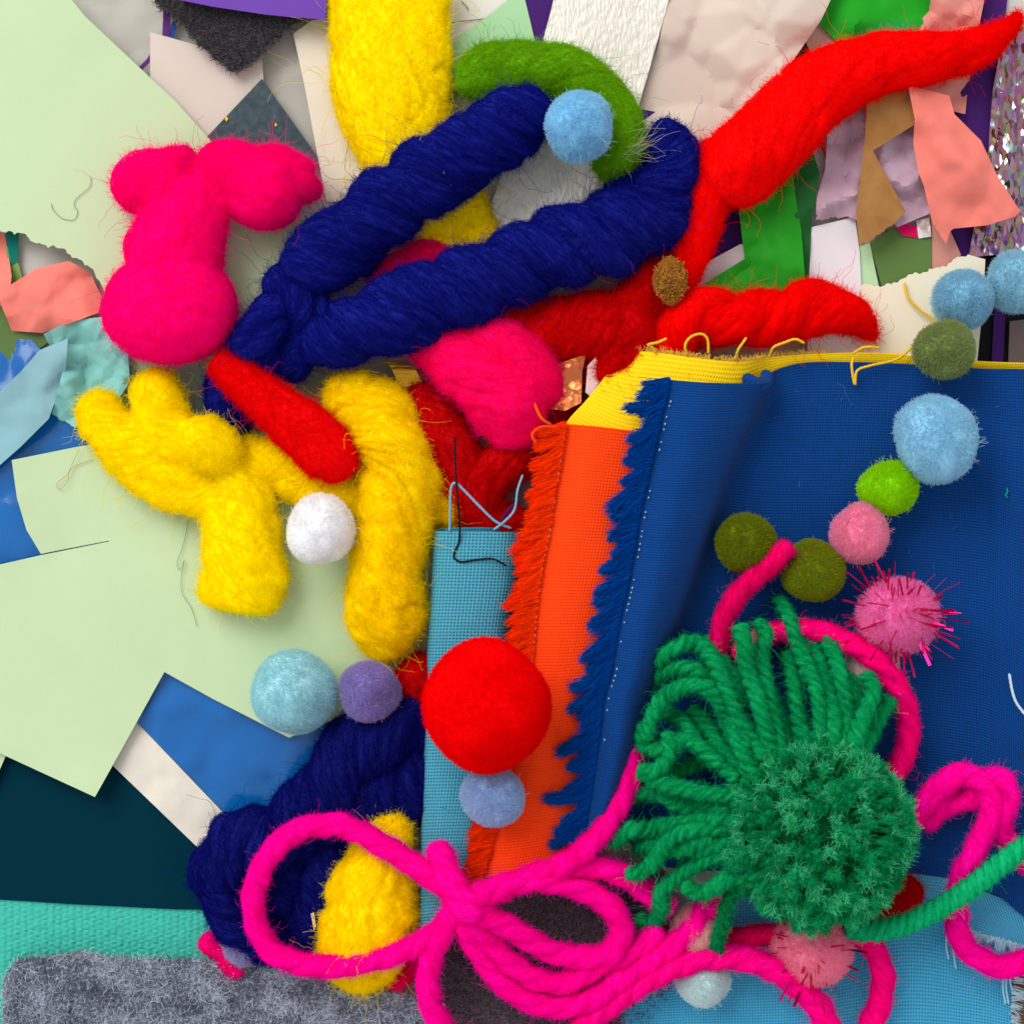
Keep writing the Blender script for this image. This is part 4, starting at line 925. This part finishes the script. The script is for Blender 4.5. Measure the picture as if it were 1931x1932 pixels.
def tinsel_pom(label, c, r, rgb, seed, nst=75):
    o = pompom(label, c, r, rgb, (1, .96, .9), seed, 9, 11000, .06)
    g = np.random.default_rng(seed+100)
    C = at(c); d = unit(g.normal(size=(nst, 3))); d[:, 2] = np.abs(d[:, 2])*.75; d = unit(d)
    parts = []
    for i in range(nst):
        dd = unit(d[i]+g.normal(0, .18, 3)); a = C+d[i]*r*.8; L = r*(.25+.6*g.random()**1.5)
        e = a+dd*L; w_ = unit(np.cross(dd, g.normal(size=3)))*(1.1+1.6*g.random()); t_ = unit(np.cross(dd, w_))*.4
        Q = np.array([a-w_-t_, a+w_-t_, a+w_+t_, a-w_+t_, e-w_-t_, e+w_-t_, e+w_+t_, e-w_+t_])
        parts.append((Q, [[0, 1, 5, 4], [1, 2, 6, 5], [2, 3, 7, 6], [3, 0, 4, 7], [4, 5, 6, 7]]))
    V, F, _ = merge(parts); t = mesh_obj('tinsel', V, F, TIN, o, smooth=False); t['kind'] = 'stuff'
TIN = metal((214, 14, 104), .18, 0, 100, .85)
tinsel_pom('hot pink pompom with metallic magenta tinsel spikes on the blue fabric', (1692, 1162, 138), 78, (240, 84, 166), 21, 95)
tinsel_pom('blurred pink tinsel pompom below the green yarn pompom', (1530, 1786, 98), 76, (244, 106, 146), 22, 60)
rp = wool_thing('felt_oval', 'red felt oval peeking out right of the green yarn pompom', 'felt', [T([(1640, 1735, 78, 20), (1675, 1712, 84, 36), (1708, 1680, 82, 38), (1720, 1655, 78, 18)], flat=.5, bump=.05, seed=3)], (196, 6, 16), None, 1500, 60, 40, 30, 31)

# ================================================================ yarn
HOT, GRN = (255, 0, 170), (8, 150, 84)
pink_kw = dict(lobes=3, depth=.25, twist=.62, bump=.1, bscale=30, streak=.8, step=3.5, cap=.7)
def yarn_part(name, pts, r, rgb, parent, hairs, seed, label=None, cat=None, kw=pink_kw, fly=.5, nt=26, hl=36):
    t = Tube([(*p[:3], p[3] if len(p) > 3 else r) for p in pts], seed=seed, **kw)
    g = np.random.default_rng(seed)
    V, F, uv = t.mesh(nt)
    o = mesh_obj(name, V, F, wool(rgb), parent, uv)
    if label: tag(o, label, cat, 'lengths of yarn')
    n = int(t.L*hairs)
    ly = np.vstack([t.lying(n//3, g, hl, 5, 2.6, .5), t.down(n, g, 10.)])
    return o, ly, t.fly(int(t.L*fly)+2, g, 22)
def yarn(name, label, paths, r, rgb, hairs=6., seed=1, kw=pink_kw, part='strand', fly=.5, nt=26, hl=36):
    if len(paths) == 1:
        o, a, b = yarn_part(name, paths[0], r, rgb, None, hairs, seed, label, 'yarn', kw, fly, nt, hl); hs = [a]; fs = [b]
    else:
        c = np.array(paths[0][0][:3], float); c[2] = min(p[2] for q in paths for p in q)-r
        o = empty(name, at(c)); tag(o, label, 'yarn', 'lengths of yarn'); hs, fs = [], []
        for i, p in enumerate(paths):
            _, a, b = yarn_part(part, p, r, rgb, o, hairs, seed+i, None, None, kw, fly, nt, hl); hs.append(a); fs.append(b)
    hair_obj('fibres', np.vstack(hs), fibre(rgb), o, .30, .18)
    hair_obj('stray_fibres', np.vstack(fs), fibre(rgb, .7, 1.2), o, .34, .2)
    return o
yarn('yarn_bow', 'hot pink yarn tied in a loose bow at the bottom centre', [
    # left loop
    [(875, 1700, 186, 24), (830, 1668, 176), (780, 1632, 166), (720, 1595, 160), (670, 1566, 152), (615, 1556, 146), (555, 1570, 138), (510, 1612, 132), (482, 1668, 128), (480, 1730, 126), (505, 1785, 124), (555, 1815, 124), (620, 1824, 126), (700, 1812, 134), (770, 1790, 146), (830, 1752, 162), (880, 1712, 176, 26)],
    [(822, 1588, 150, 20), (832, 1620, 166, 25), (852, 1668, 186, 27), (878, 1706, 196, 30), (905, 1730, 190, 24)],
    # tail down
    [(862, 1700, 176), (840, 1750, 168), (815, 1800, 156), (806, 1860, 146), (818, 1910, 138), (850, 1960, 130)],
    # right loop
    [(870, 1712, 190, 26), (905, 1688, 186, 24), (960, 1668, 176), (1030, 1662, 164), (1100, 1680, 152), (1155, 1714, 142), (1172, 1760, 136), (1150, 1798, 134), (1095, 1806, 136), (1030, 1790, 146), (960, 1750, 164), (890, 1716, 184, 24)],
    # lower loops
    [(865, 1722, 172), (890, 1775, 160), (925, 1830, 146), (975, 1876, 136), (1040, 1900, 128), (1110, 1888, 124), (1170, 1850, 122), (1240, 1806, 122), (1300, 1760, 124), (1330, 1716, 120), (1380, 1690, 112)],
    [(885, 1730, 176), (920, 1775, 160), (965, 1818, 146), (1020, 1850, 134), (1075, 1850, 128), (1130, 1820, 124), (1200, 1790, 118), (1250, 1752, 110)]], 21, HOT, 7, 71)
yarn('pink_yarn', 'pink yarn rising along the blue ridge to the green pompom', [
    [(1196, 1340, 96), (1196, 1400, 110), (1186, 1470, 132), (1160, 1530, 148), (1120, 1585, 160), (1060, 1632, 166), (985, 1658, 160), (930, 1690, 165)]], 21, (255, 0, 165), 7, 81)
yarn('pink_yarn', 'short pink yarn piece passing under green yarn tips', [[(1050, 1650, 140), (1110, 1636, 144), (1170, 1648, 140), (1225, 1686, 128), (1270, 1716, 112)]], 21, (255, 0, 170), 7, 82)
yarn('pink_yarn', 'pink yarn arching along the bottom edge over the light blue fabric', [
    [(1060, 1985, 110), (1110, 1925, 112), (1180, 1872, 114), (1260, 1826, 118), (1340, 1806, 122), (1420, 1812, 122), (1490, 1846, 116), (1540, 1895, 106), (1572, 1960, 96)]], 24, (255, 4, 158), 7, 83)
yarn('pink_yarn', 'pink yarn bend running behind the tinsel pompom', [[(1230, 1770, 76), (1330, 1776, 84), (1420, 1766, 84), (1500, 1762, 80)]], 19, (236, 4, 96), 6, 84)
yarn('pink_yarn', 'pink yarn dropping to the bottom edge right of the tinsel pompom', [[(1590, 1748, 78), (1640, 1780, 80), (1664, 1830, 78), (1660, 1890, 74), (1630, 1960, 70)]], 21, (255, 2, 146), 7, 85)
yarn('pink_yarn', 'looped pink yarn at the lower right edge', [
    [(1700, 1560, 104), (1735, 1528, 118), (1780, 1478, 138), (1825, 1460, 148), (1862, 1490, 152), (1868, 1540, 150), (1842, 1600, 144), (1812, 1660, 132), (1802, 1720, 112), (1816, 1780, 96), (1860, 1816, 92), (1910, 1822, 92), (1960, 1800, 90)],
    [(1735, 1560, 92), (1780, 1520, 108), (1830, 1506, 124), (1862, 1470, 146), (1892, 1474, 150), (1900, 1515, 146), (1885, 1560, 136), (1915, 1605, 122), (1950, 1640, 112)]], 21, (255, 2, 172), 7, 86)
yarn('pink_yarn', 'pink yarn end pointing up between the two olive pompoms', [[(1350, 1250, 96), (1358, 1200, 110), (1372, 1152, 128), (1404, 1108, 142), (1444, 1072, 152), (1492, 1026, 156)]], 19, (240, 2, 110), 7, 87)
yarn('pink_yarn', 'pink yarn arc behind the green yarn strands', [[(1380, 1240, 92), (1450, 1196, 104), (1530, 1188, 120), (1600, 1212, 146), (1660, 1252, 160), (1700, 1310, 146), (1714, 1370, 120), (1704, 1430, 104), (1680, 1470, 96)]], 19, (255, 2, 138), 7, 88)
yarn('magenta_yarn', 'short magenta yarn stub at the grey felt edge', [[(384, 1762, 28), (402, 1782, 30, 24), (432, 1815, 34), (460, 1840, 30)]], 21, (240, 0, 120), 6, 89)
yarn('magenta_yarn', 'magenta yarn bit between yellow wool and grey felt', [[(730, 1840, 60), (752, 1850, 66), (772, 1830, 72), (780, 1800, 76)]], 18, (226, 0, 74), 6, 90)

# green yarn pompom: cut pile ball with long loose strands
gk = dict(lobes=3, depth=.42, twist=1.55, bump=.12, bscale=22, streak=.7, step=2.6, cap=.8)
PC, PR = (1540., 1572., 205.), 170.
gp = empty('yarn_pompom', at((PC[0], PC[1], PC[2]-120.)))
tag(gp, 'large green yarn pompom with long twisted strands on the blue fabric', 'pompom')
strands = [
    [(1467, 1132), (1484, 1162), (1501, 1206), (1524, 1256), (1540, 1310), (1552, 1400), (1550, 1480)],
    [(1428, 1170), (1444, 1200), (1437, 1240), (1446, 1320), (1480, 1430), (1500, 1500)],
    [(1390, 1180), (1400, 1210), (1407, 1262), (1430, 1340), (1456, 1420), (1490, 1500)],
    [(1515, 1186), (1537, 1223), (1560, 1290), (1572, 1370), (1566, 1460)],
    [(1561, 1192), (1571, 1228), (1584, 1270), (1594, 1350), (1586, 1440)],
    [(1628, 1268), (1640, 1310), (1622, 1380), (1600, 1460)],
    [(1700, 1280), (1672, 1325), (1640, 1380), (1610, 1460)],
    [(1240, 1250), (1270, 1226), (1310, 1214), (1346, 1244), (1372, 1300), (1410, 1370), (1460, 1450)],
    [(1222, 1396), (1230, 1344), (1262, 1302), (1312, 1292), (1350, 1310), (1372, 1356), (1388, 1400), (1416, 1460), (1470, 1510)],
    [(1206, 1336), (1226, 1290), (1268, 1262), (1320, 1268), (1360, 1330), (1410, 1420)],
    [(1210, 1360), (1216, 1400), (1250, 1420), (1290, 1400), (1330, 1420), (1390, 1470)],
    [(1256, 1380), (1262, 1424), (1240, 1452), (1214, 1452), (1250, 1478), (1320, 1490), (1400, 1510)],
    [(1178, 1512), (1220, 1500), (1283, 1504), (1340, 1510), (1420, 1530)],
    [(1150, 1588), (1190, 1571), (1240, 1562), (1290, 1550), (1350, 1546), (1430, 1550)],
    [(1178, 1650), (1212, 1640), (1236, 1612), (1264, 1586), (1310, 1570), (1390, 1566)],
    [(1198, 1728), (1226, 1744), (1246, 1714), (1256, 1680), (1280, 1652), (1330, 1625), (1400, 1600)],
    [(1283, 1650), (1300, 1624), (1330, 1600), (1390, 1584)],
    [(1284, 1672), (1330, 1680), (1366, 1662), (1400, 1640), (1450, 1610)],
    [(1352, 1822), (1356, 1786), (1368, 1740), (1384, 1690), (1420, 1640)],
    [(1350, 1230), (1380, 1290), (1400, 1360), (1440, 1440)],
    [(1480, 1230), (1490, 1290), (1510, 1370), (1520, 1450)],
    [(1300, 1340), (1330, 1370), (1360, 1420), (1420, 1480)],
    [(1250, 1340), (1290, 1360), (1310, 1400), (1360, 1450)],
    [(1340, 1440), (1280, 1455), (1250, 1500), (1300, 1530), (1370, 1530)],
    [(1200, 1610), (1230, 1600), (1280, 1600), (1340, 1580)],
    [(1330, 1200), (1350, 1290), (1390, 1390), (1450, 1470)],
    [(1600, 1260), (1608, 1320), (1600, 1400)],
    [(1420, 1260), (1462, 1330), (1490, 1410), (1510, 1480)],
]
hs, fs = [], []
zz = np.random.default_rng(5)
for i, s_ in enumerate(strands):
    m_ = len(s_); low = 100+70*(i % 3)/2*(1 if i < 19 else .4)
    if i >= 19: low = 100
    pts = [(x, y, low+(215-low)*(k/(m_-1))**1.1+(14*math.sin(k*1.9+i) if 0 < k < m_-1 else 0)) for k, (x, y) in enumerate(s_)]
    _, a, b = yarn_part('yarn_strand', [(q_[0]+zz.normal(0, 3), q_[1]+zz.normal(0, 3), q_[2]+zz.normal(0, 5), 15.5*(.85+.3*zz.random())) for q_ in pts], 15.5, GRN if i != 18 else (4, 92, 44), gp, 3.2, 200+i, kw=gk, nt=30, hl=26, fly=.45)
    hs.append(a); fs.append(b)
# pile: cut yarn ends
core = ball(PC, PR-34, (1, 1, .8), 3, .05)
mesh_obj('core', core[3], core[2], wool((4, 70, 36)), gp, np.stack([core[1][:, 0]*3, core[1][:, 1]*3], 1))
C0 = at(PC); parts, tuft = [], []
g = np.random.default_rng(9)
nT = 760; gi = np.arange(nT)+.5
ph = np.arccos(1-1.5*gi/nT); th = math.pi*(1+5**.5)*gi
dirs = np.stack([np.sin(ph)*np.cos(th), np.sin(ph)*np.sin(th), np.cos(ph)], 1)
tuft = [[], [], []]
for i in range(nT):
    d = unit(dirs[i]+g.normal(0, .10, 3)); a = C0+d*(PR-60)*np.array([1, 1, .82])
    rr = PR*(.94+.032*g.normal()+.05*noise(d*40, 18, 3))
    tip = C0+d*rr*np.array([1, 1, .82])+g.normal(0, 6, 3)
    ax = unit(tip-a); s1 = unit(np.cross(ax, [.3, .2, .9])); s2 = np.cross(ax, s1)
    R0, R1, R2 = 4, 6.4, 5.5
    tw = g.random()*6
    ring = lambda k_: [(1-.22*abs(math.sin(1.5*q+k_)))*(np.cos(q)*s1+np.sin(q)*s2) for q in np.arange(10)*2*math.pi/10]
    Q = np.vstack([[a+R0*v for v in ring(tw)], [a+(tip-a)*.6+R1*v for v in ring(tw+.7)], [a+(tip-a)*.85+R1*1.05*v for v in ring(tw+1.2)], [tip+R2*.8*v for v in ring(tw+1.6)], [tip+ax*2+R2*.3*v for v in ring(tw)]])
    F = [[10*b_+j, 10*b_+(j+1) % 10, 10*b_+10+(j+1) % 10, 10*b_+10+j] for b_ in range(4) for j in range(10)]+[[40+j for j in range(10)]]
    parts.append((Q, F, np.c_[np.repeat(np.arange(5)*.1, 10), np.tile(np.arange(10)*.05, 5)]))
    m_ = 52
    q_ = g.random(m_)*2*math.pi; R_ = 7.2*np.sqrt(g.random(m_))
    o_ = (R_*np.cos(q_))[:, None]*s1+(R_*np.sin(q_))[:, None]*s2
    st0 = a+(tip-a)*(.72+.22*g.random((m_, 1)))+o_*1.05
    bend = g.normal(0, .12, 3)
    tuft[int(3*g.random())].append(walk(st0, unit(ax+bend*2.5+g.normal(0, .55, (m_, 3))+o_*.06), 8+13*g.random(m_), 5, g, .42))
Vv, Ff, uv_ = merge(parts); pl = mesh_obj('cut_pile', Vv, Ff, wool((8, 122, 66)), gp, uv_); pl['kind'] = 'stuff'
for c_, tf_ in zip(((8, 128, 66), (22, 168, 96), (64, 210, 140)), tuft):
    hair_obj('tuft_fibres', np.vstack(tf_), fibre(c_, .6, 1.5, .45), gp, .42, .22)
hair_obj('fibres', np.vstack(hs), fibre(GRN, .8, 1.5), gp, .32, .2)
hair_obj('stray_fibres', np.vstack(fs), fibre((30, 160, 96), .7, 1.3), gp, .45, .25)
yarn('green_yarn', 'long twisted green yarn length reaching to the right edge', [[(1590, 1752, 120), (1640, 1756, 130), (1700, 1746, 146), (1770, 1714, 160), (1840, 1668, 168), (1900, 1620, 170), (1975, 1570, 170)]], 20, (16, 184, 118), 3.2, 95,
     dict(lobes=3, depth=.30, twist=1.9, bump=.04, bscale=30, streak=.6, step=2.4, cap=.5), nt=36, hl=26, fly=.3)

# ================================================================ loose hairs lying on the papers
def curl(x, y, z, L, n, seed, dx=.5, dy=.8, c=.3):
    g_ = np.random.default_rng(seed); a = math.atan2(dy, dx); p = [(x, y, z)]
    b = 0
    for i_ in range(n):
        b = b*.6+g_.normal(0, c); a += b
        x += math.cos(a)*L/n; y += math.sin(a)*L/n; p.append((x, y, z))
    return p
loose('loose_hair', 'thin orange curled thread on the lower green paper', 'thread', [[(176, 866, 37), (140, 880, 38), (128, 895, 40), (108, 912, 40), (112, 924, 40), (128, 908, 41), (130, 890, 43), (150, 846, 41)]], (206, 150, 90), .55)
loose('loose_hair', 'wavy grey hair on the upper green paper near pink wool', 'thread', [curl(97, 382, 48, 160, 16, 3, .75, .65, .35)], (120, 128, 110), .38)
loose('loose_hair', 'fine grey hair hanging below the yellow wool knot', 'thread', [[(357, 972, 36), (350, 1010, 36), (342, 1040, 37), (334, 1062, 38), (340, 1076, 38), (348, 1056, 38.5), (342, 1090, 38), (344, 1120, 37), (362, 1150, 36), (372, 1184, 36)]], (120, 140, 128), .38)
